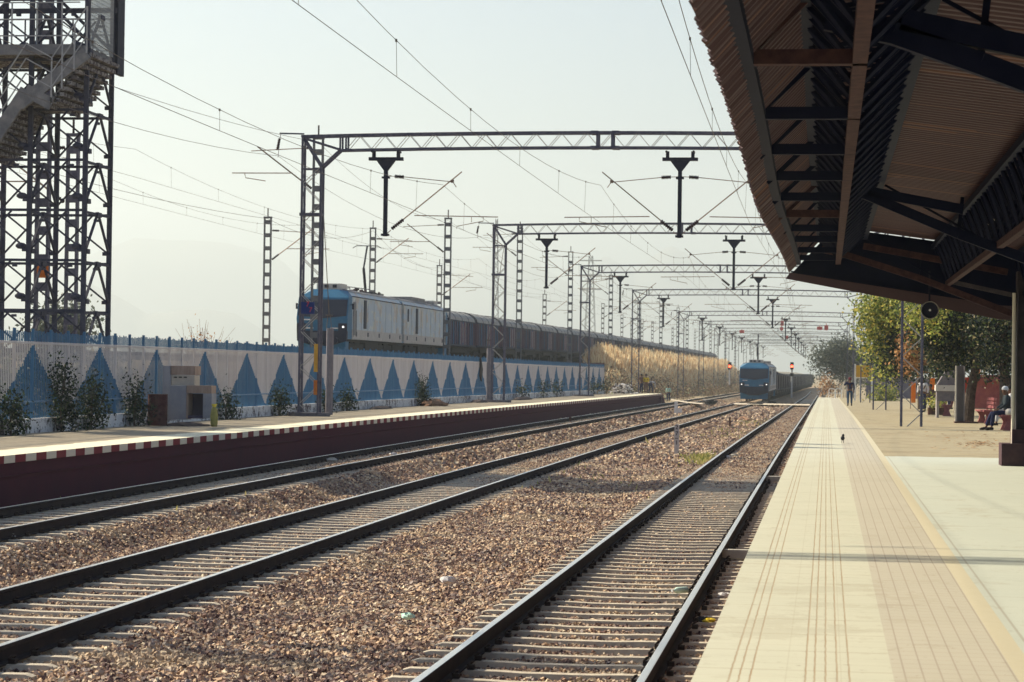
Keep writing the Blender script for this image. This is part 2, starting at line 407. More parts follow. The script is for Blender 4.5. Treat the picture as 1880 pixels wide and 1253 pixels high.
for gx in (-.505, -.452, -.392, -.095, -.045, .015, .078, .145):
    l = math_node(t_, 'LESS_THAN', math_node(t_, 'ABSOLUTE', math_node(t_, 'SUBTRACT', wob, gx)), .0055)
    gr = l if gr is None else math_node(t_, 'MAXIMUM', gr, l)
gfade = math_node(t_, 'MULTIPLY', gr, math_node(t_, 'ADD', .2, math_node(t_, 'MULTIPLY', noise(t_, oc, 1.5, 2), .75)))
cream = mixc(t_, gfade, cream, (.27, .17, .09))
jt = math_node(t_, 'MULTIPLY', lines(Y_, .9, .020), math_node(t_, 'MULTIPLY', noise(t_, oc, 2.2, 2), 1.25))
jt = math_node(t_, 'MAXIMUM', jt, math_node(t_, 'MULTIPLY', lines(Y_, .3, .010), .38))
cream = mixc(t_, jt, cream, (.30, .23, .16))
cream = mixc(t_, math_node(t_, 'MULTIPLY', lines(X_, .3, .008, .05), .25), cream, (.32, .27, .2))
stain = math_node(t_, 'GREATER_THAN', noise(t_, oc, 1.7, 7, .75), .60); cream = mixc(t_, math_node(t_, 'MULTIPLY', stain, .28), cream, (.36, .32, .24))
pink = mixc(t_, nbig, (.37, .345, .285), (.46, .43, .355)); pink = mixc(t_, math_node(t_, 'MULTIPLY', streak, .4), pink, (.38, .33, .26))
pink = mixc(t_, math_node(t_, 'MULTIPLY', lines(X_, .1, .010), .6), pink, (.27, .22, .18)); pink = mixc(t_, math_node(t_, 'MULTIPLY', lines(Y_, .2, .012), .5), pink, (.27, .22, .18)); pink = mixc(t_, math_node(t_, 'MULTIPLY', stain, .35), pink, (.30, .26, .2))
yel = mixc(t_, nfine, (.44, .40, .30), (.51, .47, .36)); yel = mixc(t_, math_node(t_, 'MULTIPLY', lines(Y_, .06, .02), .4), yel, (.45, .36, .2))
cA = mixc(t_, nbig, (.38, .41, .37), (.47, .49, .43)); cA = mixc(t_, math_node(t_, 'MULTIPLY', nfine, .4), cA, (.36, .37, .32)); cA = mixc(t_, math_node(t_, 'MULTIPLY', streak, .3), cA, (.56, .56, .48))
cA = mixc(t_, math_node(t_, 'MULTIPLY', stain, .3), cA, (.33, .33, .28)); cA = mixc(t_, math_node(t_, 'MULTIPLY', lines(Y_, 4.1, .02, .7), .6), cA, (.30, .27, .22)); cA = mixc(t_, math_node(t_, 'MULTIPLY', lines(X_, 3.3, .02, .4), .6), cA, (.30, .27, .22))
cB = mixc(t_, nbig, (.32, .28, .19), (.41, .36, .25)); cB = mixc(t_, math_node(t_, 'MULTIPLY', noise(t_, oc, 2.5, 6, .7), .8), cB, (.21, .165, .105)); cB = mixc(t_, math_node(t_, 'MULTIPLY', math_node(t_, 'GREATER_THAN', noise(t_, oc, .9, 7, .75), .54), .4), cB, (.19, .14, .08)); cB = mixc(t_, math_node(t_, 'MULTIPLY', math_node(t_, 'GREATER_THAN', streak, .57), .35), cB, (.46, .38, .22))
cB = mixc(t_, math_node(t_, 'MULTIPLY', lines(Y_, 7.7, .05), .7), cB, (.20, .14, .09))
spots = math_node(t_, 'GREATER_THAN', noise(t_, oc, 13, 3, .5), .70); spots = math_node(t_, 'MULTIPLY', spots, math_node(t_, 'GREATER_THAN', noise(t_, oc, .8, 3), .48))
blot = math_node(t_, 'GREATER_THAN', noise(t_, oc, .65, 8, .8), .575)
def dirty(c_, k): return mixc(t_, math_node(t_, 'MULTIPLY', blot, k), mixc(t_, math_node(t_, 'MULTIPLY', spots, .45), c_, (.20, .14, .10)), (.33, .29, .22))
cream = dirty(cream, .30); pink = dirty(pink, .30); cA = dirty(cA, .32)
far = math_node(t_, 'GREATER_THAN', math_node(t_, 'ADD', Y_, math_node(t_, 'MULTIPLY', noise(t_, oc, 3, 3), .5)), 47.9)
cc = mixc(t_, far, cA, cB)
cc = mixc(t_, math_node(t_, 'LESS_THAN', X_, 1.19), cc, yel); cc = mixc(t_, math_node(t_, 'LESS_THAN', X_, 1.06), cc, pink); cc = mixc(t_, math_node(t_, 'LESS_THAN', X_, .385), cc, cream)
t_.links.new(cc, b_.inputs['Base Color'])
bp = t_.nodes.new('ShaderNodeBump'); bp.inputs['Distance'].default_value = .004; bp.inputs['Strength'].default_value = .6
t_.links.new(math_node(t_, 'SUBTRACT', nfine, math_node(t_, 'MULTIPLY', gr, 1.)), bp.inputs['Height']); t_.links.new(bp.outputs[0], b_.inputs['Normal'])
wallm = mat('platform_wall_plaster', (.10, .06, .05), (.2, .14, .11), rough=.9, scale=3)
PY = [-8]+list(np.arange(0, 218, 4.))+[219]
mb = MB()
for a, b in zip(PY[:-1], PY[1:]):
    for x0, x1 in ((-.7, 1.19), (1.19, 18.)):
        mb.add([(x0, a, .8+G(0, a)), (x1, a, .8+G(0, a)), (x1, b, .8+G(0, b)), (x0, b, .8+G(0, b))], [(0, 1, 2, 3)], 0)
    mb.add([(-.7, a, .8+G(0, a)), (-.7, b, .8+G(0, b)), (-.7, b, .72+G(0, b)), (-.7, a, .72+G(0, a)), (-.66, a, .72+G(0, a)), (-.66, b, .72+G(0, b)), (-.66, b, -.9), (-.66, a, -.9)], [(0, 1, 2, 3), (4, 5, 6, 7)], 1)
mb.add([(-.7, 219, .8+G(0, 219)), (18, 219, .8+G(0, 219)), (18, 219, -2), (-.7, 219, -2)], [(0, 1, 2, 3)], 1)
struct(mb.build('platform', [pm, wallm]))
# concrete slab stubs between near rail and the platform wall
for k, (px, py) in enumerate(((1350, 1017), (1405, 879), (1478, 787), (1476, 763), (1481, 750))):
    p = ong(px, py, -.1); mb = MB(); mb.box((-1.05, p[1], p[2]), (.75, .16+.1*(k == 1), .12), rz=.03)
    tag(mb.build('concrete_kerb', conc), ['pale broken concrete bar sticking out from the platform wall towards the rail, nearest one', 'concrete bar lying between rail and platform wall, second from the front', 'concrete bar between rail and platform wall, third from the front', 'concrete bar between rail and platform wall, fourth from the front', 'concrete bar between rail and platform wall, farthest one'][k], 'concrete bar', 'concrete bars beside the platform wall')

# ------------------------------------------------------------------ left platform
lm, t_, b_, oc, xyz = newmat('left_platform_top', .9)
nbig = noise(t_, oc, .35, 5); nf = noise(t_, oc, 5, 6, .7)
mpn = t_.nodes.new('ShaderNodeMapping'); mpn.inputs['Scale'].default_value = (1.6, .25, 1); t_.links.new(oc, mpn.inputs[0]); stk = noise(t_, mpn.outputs[0], 1.2, 5, .7)
c = mixc(t_, nbig, (.27, .22, .16), (.38, .33, .25)); c = mixc(t_, math_node(t_, 'MULTIPLY', nf, .8), c, (.19, .15, .12)); c = mixc(t_, math_node(t_, 'MULTIPLY', math_node(t_, 'GREATER_THAN', noise(t_, oc, 1.4, 7, .8), .53), .5), c, (.17, .13, .10)); c = mixc(t_, math_node(t_, 'MULTIPLY', stk, .5), c, (.50, .44, .33))
near_edge = math_node(t_, 'GREATER_THAN', math_node(t_, 'ADD', xyz[0], math_node(t_, 'MULTIPLY', noise(t_, oc, .9, 3), .35)), -15.25)
pale = mixc(t_, nf, (.62, .58, .44), (.72, .68, .54)); c = mixc(t_, near_edge, c, pale); t_.links.new(c, b_.inputs['Base Color'])
redw = newmat('red_platform_wall', .85); t_ = redw[1]; c = mixc(t_, noise(t_, redw[3], 1.3, 6), (.085, .007, .025), (.045, .005, .024)); c = mixc(t_, math_node(t_, 'MULTIPLY', noise(t_, redw[3], 6, 5), .4), c, (.025, .012, .03)); t_.links.new(c, redw[2].inputs['Base Color'])
cop = newmat('red_white_coping', .8); t_ = cop[1]
fr = math_node(t_, 'FRACT', math_node(t_, 'DIVIDE', cop[4][1], 1.13)); rw = mixc(t_, noise(t_, cop[3], 4), (.22, .03, .045), (.15, .025, .035)); ww = mixc(t_, noise(t_, cop[3], 4), (.58, .55, .46), (.68, .64, .54))
c = mixc(t_, math_node(t_, 'LESS_THAN', fr, .5), rw, ww); t_.links.new(c, cop[2].inputs['Base Color'])
XL = -14.45; LEND = 206.
mb = MB(); PY = [10]+list(np.arange(14, LEND-3, 4.))+[LEND]
gl = lambda y: G(-16, y)
for a, b in zip(PY[:-1], PY[1:]):
    mb.add([(-19.3, a, .8+gl(a)), (XL, a, .8+gl(a)), (XL, b, .8+gl(b)), (-19.3, b, .8+gl(b))], [(0, 1, 2, 3)], 0)
    mb.add([(XL, a, .8+gl(a)), (XL, b, .8+gl(b)), (XL, b, .66+gl(b)), (XL, a, .66+gl(a))], [(3, 2, 1, 0)], 2)
    mb.add([(XL, a, .66+gl(a)), (XL, b, .66+gl(b)), (XL-.06, b, .66+gl(b)), (XL-.06, a, .66+gl(a)), (XL-.06, a, -.9), (XL-.06, b, -.9)], [(3, 2, 1, 0), (3, 2, 5, 4)], 1)
    for zz, dd in ((.42, .03),):
        mb.add([(XL-.06+dd, a, zz+gl(a)), (XL-.06+dd, b, zz+gl(b)), (XL-.06, b, zz-.06+gl(b)), (XL-.06, a, zz-.06+gl(a)), (XL-.06, b, zz+.01+gl(b)), (XL-.06, a, zz+.01+gl(a))], [(3, 2, 1, 0), (0, 1, 4, 5)], 1)
# ramp at the far end
mb.add([(-19.3, LEND, .8+gl(LEND)), (XL, LEND, .8+gl(LEND)), (XL, LEND+5, -.3+gl(LEND)), (-19.3, LEND+5, -.3+gl(LEND))], [(0, 1, 2, 3)], 0)
mb.add([(XL, LEND, .8+gl(LEND)), (XL, LEND+5, -.3+gl(LEND)), (XL, LEND, -.9)], [(0, 2, 1)], 1)
struct(mb.build('platform', [lm, redw[0], cop[0]]))

# ------------------------------------------------------------------ blue and white fence
XF, FY0, FP = -18.7, 52.98, 5.13
fg = lambda y: .8+gl(y)
fm, t_, b_, oc, xyz = newmat('fence_paint', .6)
zz = xyz[2]; yy = xyz[1]
u = math_node(t_, 'ABSOLUTE', math_node(t_, 'SUBTRACT', math_node(t_, 'FRACT', math_node(t_, 'ADD', math_node(t_, 'DIVIDE', math_node(t_, 'SUBTRACT', yy, FY0), FP), .5)), .5))   # 0 at apex, .5 between
h = math_node(t_, 'DIVIDE', math_node(t_, 'SUBTRACT', zz, .40), 1.70)
tri = math_node(t_, 'LESS_THAN', u, math_node(t_, 'MULTIPLY', .5, math_node(t_, 'SUBTRACT', 1., h)))
top = math_node(t_, 'GREATER_THAN', zz, 2.17); blue_f = math_node(t_, 'MAXIMUM', tri, top)
nn = noise(t_, oc, 2.5, 5)
blu = mixc(t_, nn, (.055, .15, .27), (.09, .22, .36)); whi = mixc(t_, nn, (.56, .54, .56), (.70, .68, .67)); whi = mixc(t_, math_node(t_, 'MULTIPLY', noise(t_, oc, 9, 4), .25), whi, (.4, .3, .28)); ba = math_node(t_, 'FRACT', math_node(t_, 'MULTIPLY', math_node(t_, 'FLOOR', math_node(t_, 'DIVIDE', yy, .37)), .618)); whi = mixc(t_, math_node(t_, 'MULTIPLY', ba, .3), whi, (.42, .38, .38)); blu = mixc(t_, math_node(t_, 'MULTIPLY', ba, .3), blu, (.03, .09, .2))
t_.links.new(mixc(t_, blue_f, whi, blu), b_.inputs['Base Color'])
wm, t_, b_, oc, xyz = newmat('peeling_whitewash', .9)
mpn = t_.nodes.new('ShaderNodeMapping'); mpn.inputs['Scale'].default_value = (1, 1.6, 1.0); t_.links.new(oc, mpn.inputs[0])
pe = noise(t_, mpn.outputs[0], 2.6, 6, .8); pe = math_node(t_, 'GREATER_THAN', math_node(t_, 'ADD', pe, math_node(t_, 'MULTIPLY', math_node(t_, 'SUBTRACT', noise(t_, oc, .25, 2), .5), .35)), .535)
wh = mixc(t_, noise(t_, oc, 3, 4), (.60, .60, .62), (.74, .73, .72)); t_.links.new(mixc(t_, pe, wh, (.13, .11, .12)), b_.inputs['Base Color'])
FEND = 196.
fence = thing('fence', (XF, 0, 0), 'long steel picket fence painted with blue triangles on white, on a whitewashed wall', 'fence')
def fence_local(mb, name, m_=fm):
    # object coordinates: y along the fence, z above the platform, so the paint pattern follows it
    return mb.build(name, m_, fence, off=(XF, 0, 0))
class FMB(MB): pass
def flat(mb):      # meshes are written with z above platform top; the whole fence steps down bay by bay
    return mb
railblue = mat('rail_pale_blue', (.14, .24, .38), (.22, .33, .46), scale=4)
bays = []; k = 0; y = FY0-FP*2.5
while y < FEND:
    y1 = min(y+FP, FEND); bays.append((y, y1)); y = y1
npost = 0; rest = MB()
for bi, (a, b) in enumerate(bays):
    dz = fg((a+b)/2)
    pk = MB(); q = a+.06
    pit = .114
    while q < b:
        hz = 2.40+.03*R_.uniform(-1, 1)
        pk.box((XF, q, (.33+hz)/2), (.022, .024, hz-.33)); q += pit
    pk.box((XF+.03, (a+b)/2, 2.13), (.03, b-a, .045))
    ra = MB(); ra.box((XF+.045, (a+b)/2, .74), (.03, b-a, .035)); ro = ra.build('lower_rail', railblue, fence, off=(XF, 0, 0)); ro.location = (0, 0, dz)
    o = pk.build('picket_panel', fm, fence, off=(XF, 0, 0)); o.location = (0, 0, dz)
    for j in range(4):
        yp = a+FP*(.5+j)/4-FP/8.
        if yp > b: continue
        pm_ = MB(); pm_.box((XF+.012, yp, (.3+2.47)/2), (.055, .08, 2.17))
        if npost < 100:
            o = pm_.build('post', fm, fence, off=(XF, 0, 0)); o.location = (0, 0, dz)
        else:
            rest.box((XF+.02, yp, (.3+2.47)/2+dz-fg(150)), (.07, .10, 2.17))
        npost += 1
if rest.v: o = rest.build('post', fm, fence, off=(XF, 0, 0)); o.location = (0, 0, fg(150)); o['kind'] = 'stuff'
mb = MB()
for (a, b) in bays: mb.box((XF+.02, (a+b)/2, fg((a+b)/2)+.16-.5), (.22, b-a, .36+1.0))
mb.build('base_wall', wm, fence, off=(XF, 0, 0))
# return wall at the far end of the fence
mb = MB(); mb.box((XF-1.6, FEND+.1, 1.6), (3.2, .25, 3.0)); tag(mb.build('brick_wall', mat('dark_brick', (.12, .07, .07), (.2, .13, .11), scale=6)), 'dark short return wall where the painted fence ends', 'wall')

# ------------------------------------------------------------------ portals over the tracks
def lattice_mast(mb, xa, xb, z0, z1, yh=.2, leg=.07, pitch=.62, z1b=None):
    for x, zt in ((xa, z1), (xb, z1b or z1)):
        for y in (-yh, yh): mb.bar((x, y, z0), (x, y, zt), leg, leg)
    zt = min(z1, z1b or z1); n = int((zt-z0-1.2)/pitch)
    for i in range(n):
        za, zc = z0+1.2+i*pitch, z0+1.2+(i+1)*pitch
        for y in (-yh, yh):
            a, b = (xa, xb) if i % 2 else (xb, xa)
            mb.bar((a, y-.01, za), (b, y-.01, zc), .024, .024, 1)
        for x in (xa, xb): mb.bar((x, -yh if i % 2 else yh, za), (x, yh if i % 2 else -yh, zc), .018, .018)
def insulator(mb, a, b, r=.075, n=7, mi=0):
    a = Vector(a); b = Vector(b); pts = []; rr = []
    for i in range(n*2+1):
        pts.append(a.lerp(b, i/(n*2))); rr.append(r if i % 2 else r*.45)
    mb.tube(pts, rr, 8, mi)
def add_cantilever(root, x, s, z, tag_parts=True):
    P = lambda u, w: (x+s*u, 0, z+w)
    t = MB(); t.tube([P(.22, .2), P(2.6, 2.14)], .022, 6); t.tube([P(.55, 1.97), P(2.28, 1.8)], .014, 5); t.tube([P(1.0, .66), P(3.85, .62)], .017, 5)
    t.tube([P(3.35, .62), P(3.35, .48), P(2.45, .30), P(2.45, .22)], .013, 5); t.tube([P(2.95, .62), P(2.95, .44)], .01, 4)
    t.box(P(2.28, 1.82), (.1, .08, .1)); t.tube([P(2.3, 1.8), P(2.42, 1.62)], .014, 5)
    t.tube([P(.06, 1.99), P(.3, 1.98)], .012, 5); t.tube([P(.05, .03), P(.2, .16)], .014, 5)
    c = t.build('cantilever', tube_m, root, off=(0, 0, 0))
    i = MB(); insulator(i, P(.3, 1.98), P(.62, 1.96)); o = i.build('insulator', insul, c, off=(0, 0, 0)); o.parent = c
    i = MB(); insulator(i, P(.22, .2), P(.62, .52)); o = i.build('insulator', insul, c, off=(0, 0, 0)); o.parent = c
    return c
lit_lace = mat('sunlit_lacing_bar', (.30, .29, .28), (.42, .40, .38), rough=.5, metal=.2, scale=8)  # paler than the mast steel: sunlight on the thin bars put into the colour
def make_portal(label):
    root = thing('overhead_line_portal', (0, 0, 0), label, 'overhead line portal', 'overhead line portals spanning the tracks')
    Z0 = -.6
    m1 = MB(); lattice_mast(m1, -17.7, -17.05, Z0, 10.32, z1b=9.3); m1.bar((-17.7, 0, 9.2), (-17.05, 0, 9.2), .08, .07)
    m1.box((-17.4, 0, 7.65), (.75, .48, .10)); m1.build('mast', [steel, lit_lace], root, off=(0, 0, 0))
    m2 = MB(); lattice_mast(m2, 3.1, 2.45, Z0, 10.2, z1b=9.2); m2.bar((3.1, 0, 9.1), (2.45, 0, 9.1), .08, .07); m2.build('mast', [steel, lit_lace], root, off=(0, 0, 0))
    b = MB(); n = 24; xa, xb = -17.75, 3.15
    def zt(x): return 10.30+.13*(1-((x+7.3)/10.5)**2)
    xs = [xa+(xb-xa)*i/10 for i in range(11)]
    for y in (-.2, .2):
        for p, q in zip(xs[:-1], xs[1:]):
            b.bar((p, y, zt(p)), (q, y, zt(q)), .07, .085)
            if p > -17 and q < 2.6 or True:
                pp, qq = max(p, -16.45), min(q, 1.85)
                if qq > pp: b.bar((pp, y, zt(pp)-.5), (qq, y, zt(qq)-.5), .07, .07)
        x = -16.2; i = 0
        while x < 1.6:
            z_ = zt(x); b.bar((x, y, z_-(.5 if i % 2 == 0 else 0)), (x+.43, y, zt(x+.43)-(0 if i % 2 == 0 else .5)), .019, .019, 1); x += .43; i += 1
        for x in (-16.4, -16.2, -7.65, -7.15, 1.6, 1.8): b.bar((x, y, zt(x)), (x, y, zt(x)-.5), .06 if x in (-16.4, -16.2, 1.6, 1.8) else .1, .05)
        for (p, q) in (((-17.7, 10.25), (-17.05, 9.25)), ((-17.7, 10.25), (-16.4, 9.85)), ((-17.05, 9.25), (-16.4, 9.85)), ((3.1, 10.15), (2.45, 9.15)), ((3.1, 10.15), (1.8, 9.8)), ((2.45, 9.15), (1.8, 9.8))):
            b.bar((p[0], y*.9, p[1]), (q[0], y*.9, q[1]), .06, .07)
    x = -16.2
    while x < 1.6:
        for dz in (0, -.5): b.bar((x, -.2, zt(x)+dz), (x, .2, zt(x)+dz), .02, .02)
        x += .86
    for x in (-7.75, -7.05):
        b.box((x, 0, zt(x)), (.25, .5, .11)); b.box((x, 0, zt(x)-.5), (.25, .5, .10))
    b.build('beam', [steel, lit_lace], root, off=(0, 0, 0))
    for x, sides in ((-14.85, (1,)), (-4.9, (-1, 1))):
        d = MB(); d.bar((x, 0, 6.93), (x, 0, 9.2), .13, .13); d.prism([(x-.065, 9.15), (x+.065, 9.15), (x+.33, 9.5), (x-.33, 9.5)], 'y', -.06, .06)
        d.box((x, 0, 9.55), (1.18, .16, .11)); d.box((x, 0, 6.98), (.26, .2, .07)); d.box((x, 0, 8.92), (.26, .18, .06))
        for sx in (-.42, .42): d.box((x+sx, 0, 9.70), (.11, .12, .22))
        for sx in (-.45, .45): d.bar((x+sx, -.25, 9.79), (x+sx, .25, 9.79), .06, .06)
        dm = d.build('drop_arm', darkst, root, off=(0, 0, 0))
        for s in sides: add_cantilever(root, x, s, 6.98)
    e = MB(); e.bar((-17.7, 0, 10.4), (-18.55, 0, 10.42), .04, .05); e.tube([(-18.52, 0, 10.38), (-18.6, 0, 9.6)], .01, 4); e.build('earth_wire_bracket', steel, root, off=(0, 0, 0))
    i = MB(); insulator(i, (-18.55, 0, 10.25), (-18.63, 0, 9.85), r=.06); i.build('insulator', insul, root, off=(0, 0, 0))
    return root
PORT = [26, 77, 122.5, 167, 212, 279, 325, 369, 410, 455, 500, 550]
port_labels = {77: 'nearest full lattice portal, its left mast standing in front of the painted fence', 122.5: 'second lattice portal from the front, spanning all three tracks', 167: 'third lattice portal from the front, its left mast at the far part of the fence', 212: 'fourth lattice portal, its mast rising from the golden grass bank', 279: 'fifth lattice portal from the front, behind the waste heap men', 325: 'sixth lattice portal from the front, just beyond the far locomotive'}
proto = None
for i, Y in enumerate(PORT):
    lab = port_labels.get(Y, 'portal over the camera position whose wires run overhead' if Y == 26 else '%s lattice portal from the front, faint in the haze' % ORD[i-1])
    z = G(-8, Y)*.8
    if proto is None: proto = make_portal(lab); proto.location = (0, Y, z)
    else: dup(proto, (0, Y, z), lab)
# things on the first portal's mast
s_ = thing('mast_sign', (-17.7, 76.7, 4.5), 'blue plate with red mast number on the nearest portal mast', 'sign')
mb = MB(); mb.box((-17.42, 76.72, 4.44), (.46, .02, .40)); mb.build('plate', mat('sign_blue', (.01, .03, .16), rough=.5), s_)
rd = mat('sign_red', (.55, .05, .06), rough=.5)
text_mesh('number', '7', .24, rd, s_, (.28, -.01, .06), (math.pi/2, 0, 0)); text_mesh('number', '7', .24, rd, s_, (.38, -.01, -.13), (math.pi/2, 0, 0))
mb = MB(); mb.box((-17.12, 76.72, 2.75), (.13, .02, .95), 0); mb.box((-17.12, 76.72, 1.75), (.12, .02, .5), 1)
tag(mb.build('mast_band', [mat('orange_band', (.50, .26, .04), (.62, .36, .06), scale=5), mat('red_band', (.45, .12, .03), (.5, .2, .04), scale=5)]), 'orange and red warning strips on the inner leg of the nearest portal mast', 'warning strip')
for Y, zc in ((77, .78), (122.5, .7), (167, .6)):
    mb = MB(); mb.prism([(-17.4+.75*math.cos(k*.524), Y+.45*math.sin(k*.524)) for k in range(12)], 'z', fg(Y)-.2, fg(Y)+.12)
    tag(mb.build('mast_foundation', mat('dark_foundation', (.12, .11, .13), (.2, .18, .19), scale=5)), {77: 'dark rounded concrete footing under the nearest portal mast', 122.5: 'dark rounded footing of the second portal mast on the left platform', 167: 'dark rounded footing of the third portal mast on the left platform'}[Y], 'foundation', 'mast footings')
# anchor posts and stays
for k, (px, py, pt) in enumerate(((604, 762, 603), (897, 738, 640))):
    p = ong(px, py, .8); q = ony(px, pt, p[1]); a = thing('anchor_post', tuple(p), ['octagonal grey anchor post with stay wires right of the nearest portal mast', 'grey anchor post with stay wire left of the second portal mast'][k], 'anchor post', 'anchor posts')
    mb = MB(); mb.tube([(p[0], p[1], p[2]), (p[0], p[1], q[2])], .13, 8); mb.build('post', mat('post_grey', (.16, .15, .18), (.22, .2, .22), scale=4), a)
    Yp = (77, 122.5)[k]
    mb = MB(); tp = (-17.1, Yp, 9.3)
    for dx in (-.09, .09): mb.tube([(q[0]+dx, q[1], q[2]), (q[0]+dx*.5, q[1], q[2]+.45)], .01, 4)
    mb.tube([(q[0]-.12, q[1], q[2]+.45), (q[0]+.12, q[1], q[2]+.45)], .025, 5)
    mb.tube([(q[0], q[1], q[2]+.45), tp], .014, 4); mb.build('stay_wire', wire_m, a)

# ------------------------------------------------------------------ battened masts along the embankment
def mast_obj(name, X, Y, z0, z1, label, arm=1, w=.42, group='battened masts on the embankment', armz=None, spike=True, m_=steel_far, arms=True, box=None):
    root = thing(name, (X, Y, z0), label, 'overhead line mast', group)
    p = MB(); hw = w/2
    for sx in (-hw, hw): p.box((X+sx, Y, (z0+z1)/2), (.075, .22, z1-z0))
    z = z0+.4
    while z < z1-.3:
        for sy in (-.1, .1): p.box((X, Y+sy, z), (w, .012, .26))
        z += .85
    p.box((X, Y, z1-.06), (w+.1, .26, .1))
    p.build('mast', m_, root)
    if spike:
        s = MB(); s.box((X, Y, z1+.25), (.06, .06, .5)); insulator(s, (X, Y, z1), (X, Y, z1+.55), .05); s.build('top_insulator', insul, root)
    if arms:
        for s in (arm if isinstance(arm, tuple) else (arm,)):
            az_ = armz or z1-2.4
            P = lambda u, v: (X+s*u, Y, az_+v)
            t = MB(); t.tube([P(.3, 0), P(2.9, 1.95)], .035, 5); t.tube([P(.3, 1.9), P(3.2, 1.75)], .022, 5); t.tube([P(1.3, .72), P(4.1, .72)], .025, 5); t.tube([P(3.5, .72), P(3.45, .5), P(2.5, .35)], .02, 4)
            c = t.build('cantilever', tube_m, root)
            i = MB(); insulator(i, P(.3, .0), P(.75, .35), .08); i.build('insulator', insul, c); i = MB(); insulator(i, P(.3, 1.9), P(.75, 1.88), .08); i.build('insulator', insul, c)
    return root
near_row = [(585, 252, -1, 'battened mast right behind the nearest portal mast'), (823, 400, -1, 'tall battened mast in front of the rear of the left locomotive'), (955, 419, -1, 'battened mast in front of the goods wagons, left of the hanging drop arm'), (1048, 462, -1, 'battened mast beside the third portal mast')]
for px, pt, arm, lab in near_row:
    X = -23.5 if px == 585 else -26.2; p = onx(px, pt, X); mast_obj('line_mast', p[0], p[1], ez(p[1])-.8, p[2], lab, arm)
far_near = [(1122, 505), (1174, 546), (1214, 549), (1245, 565), (1262, 580), (1305, 591), (1332, 604), (1350, 611)]
for k, (px, pt) in enumerate(far_near):
    p = onx(px, pt, -26.2); mast_obj('line_mast', p[0], min(p[1], 700), ez(p[1])-.8, p[2], '%s battened mast counting from the left along the golden grass bank' % ORD[k], -1, group='masts along the grass bank')
# tracks further left: second row, cantilevers both ways
row2 = [(492, 398, 'lone battened mast in front of clear sky, left of the nearest portal'), (685, 418, 'battened mast rising behind the left locomotive roof'), (807, 487, 'battened mast behind the back end of the left locomotive'), (1000, 540, 'short battened mast behind the middle of the goods wagons')]
for px, pt, lab in row2:
    p = onx(px, pt, -36.); mast_obj('line_mast', p[0], p[1], ez(p[1])-.6, p[2], lab, 1, group='battened masts beyond the raised train', armz=p[2]-2.8)
for k, (px, pt) in enumerate([(1107, 557), (1142, 578), (1160, 584), (1179, 586), (1198, 590), (1235, 601), (1276, 606), (1292, 612), (1318, 618)]):
    p = onx(px, pt, -38.); mast_obj('line_mast', p[0], min(p[1], 900), ez(p[1])-.6, p[2], '%s of the pale masts seen above the farther wagon roofs' % ORD[k], 1, spike=False, group='pale masts beyond the raised train')
# two masts seen through the stair tower
for px, pt, lab, X in ((86, -60, 'battened mast with orange notice inside the stair tower', -23.6), (135, 245, 'slimmer battened mast seen through the stair tower', -26.)):
    p = onx(px, pt, X); mast_obj('line_mast', p[0], p[1], ez(p[1])-.8, p[2], lab, -1, arms=(px == 135), w=.36, m_=steel)
p = onx(82, 500, -23.5); mb = MB(); mb.box((p[0], p[1]-.18, p[2]), (.36, .02, .36)); sg = tag(mb.build('warning_plate', mat('orange_plate', (.62, .17, .03), (.5, .13, .03), scale=6)), 'square orange warning plate on the mast behind the stair tower', 'sign')
# lattice masts left and far
def pylon(X, Y, z0, z1, w, label, leg=.08):
    root = thing('lattice_tower', (X, Y, z0), label, 'lattice tower'); mb = MB(); n = 14
    for i in range(n):
        za, zc = z0+(z1-z0)*i/n, z0+(z1-z0)*(i+1)/n; wa, wc = w*(1-.75*i/n), w*(1-.75*(i+1)/n)
        for sx, sy in ((-1, -1), (1, -1), (1, 1), (-1, 1)): mb.bar((X+sx*wa/2, Y+sy*wa/2, za), (X+sx*wc/2, Y+sy*wc/2, zc), leg, leg)
        for sy in (-1, 1):
            mb.bar((X-wa/2, Y+sy*wa/2, za), (X+wc/2, Y+sy*wc/2, zc), leg*.6, leg*.6); mb.bar((X+wa/2, Y+sy*wa/2, za), (X-wc/2, Y+sy*wc/2, zc), leg*.6, leg*.6)
    mb.build('lattice_body', steel_far, root)
    a = MB()
    if w > 3:
        for f in (.72, .84, .96):
            z = z0+(z1-z0)*f; a.bar((X-w*.8, Y, z), (X+w*.8, Y, z), leg, leg*2)
        a.build('cross_arm', steel_far, root)
p = onx(912, 402, -40.); pylon(p[0], p[1], ez(p[1]), p[2], .9, 'slim lattice mast standing behind the second portal mast', .04)
p = ony(1085, 470, 1500); pylon(p[0], p[1], -1.2, p[2], 9, 'very faint power pylon in the haze above the goods train', .35)

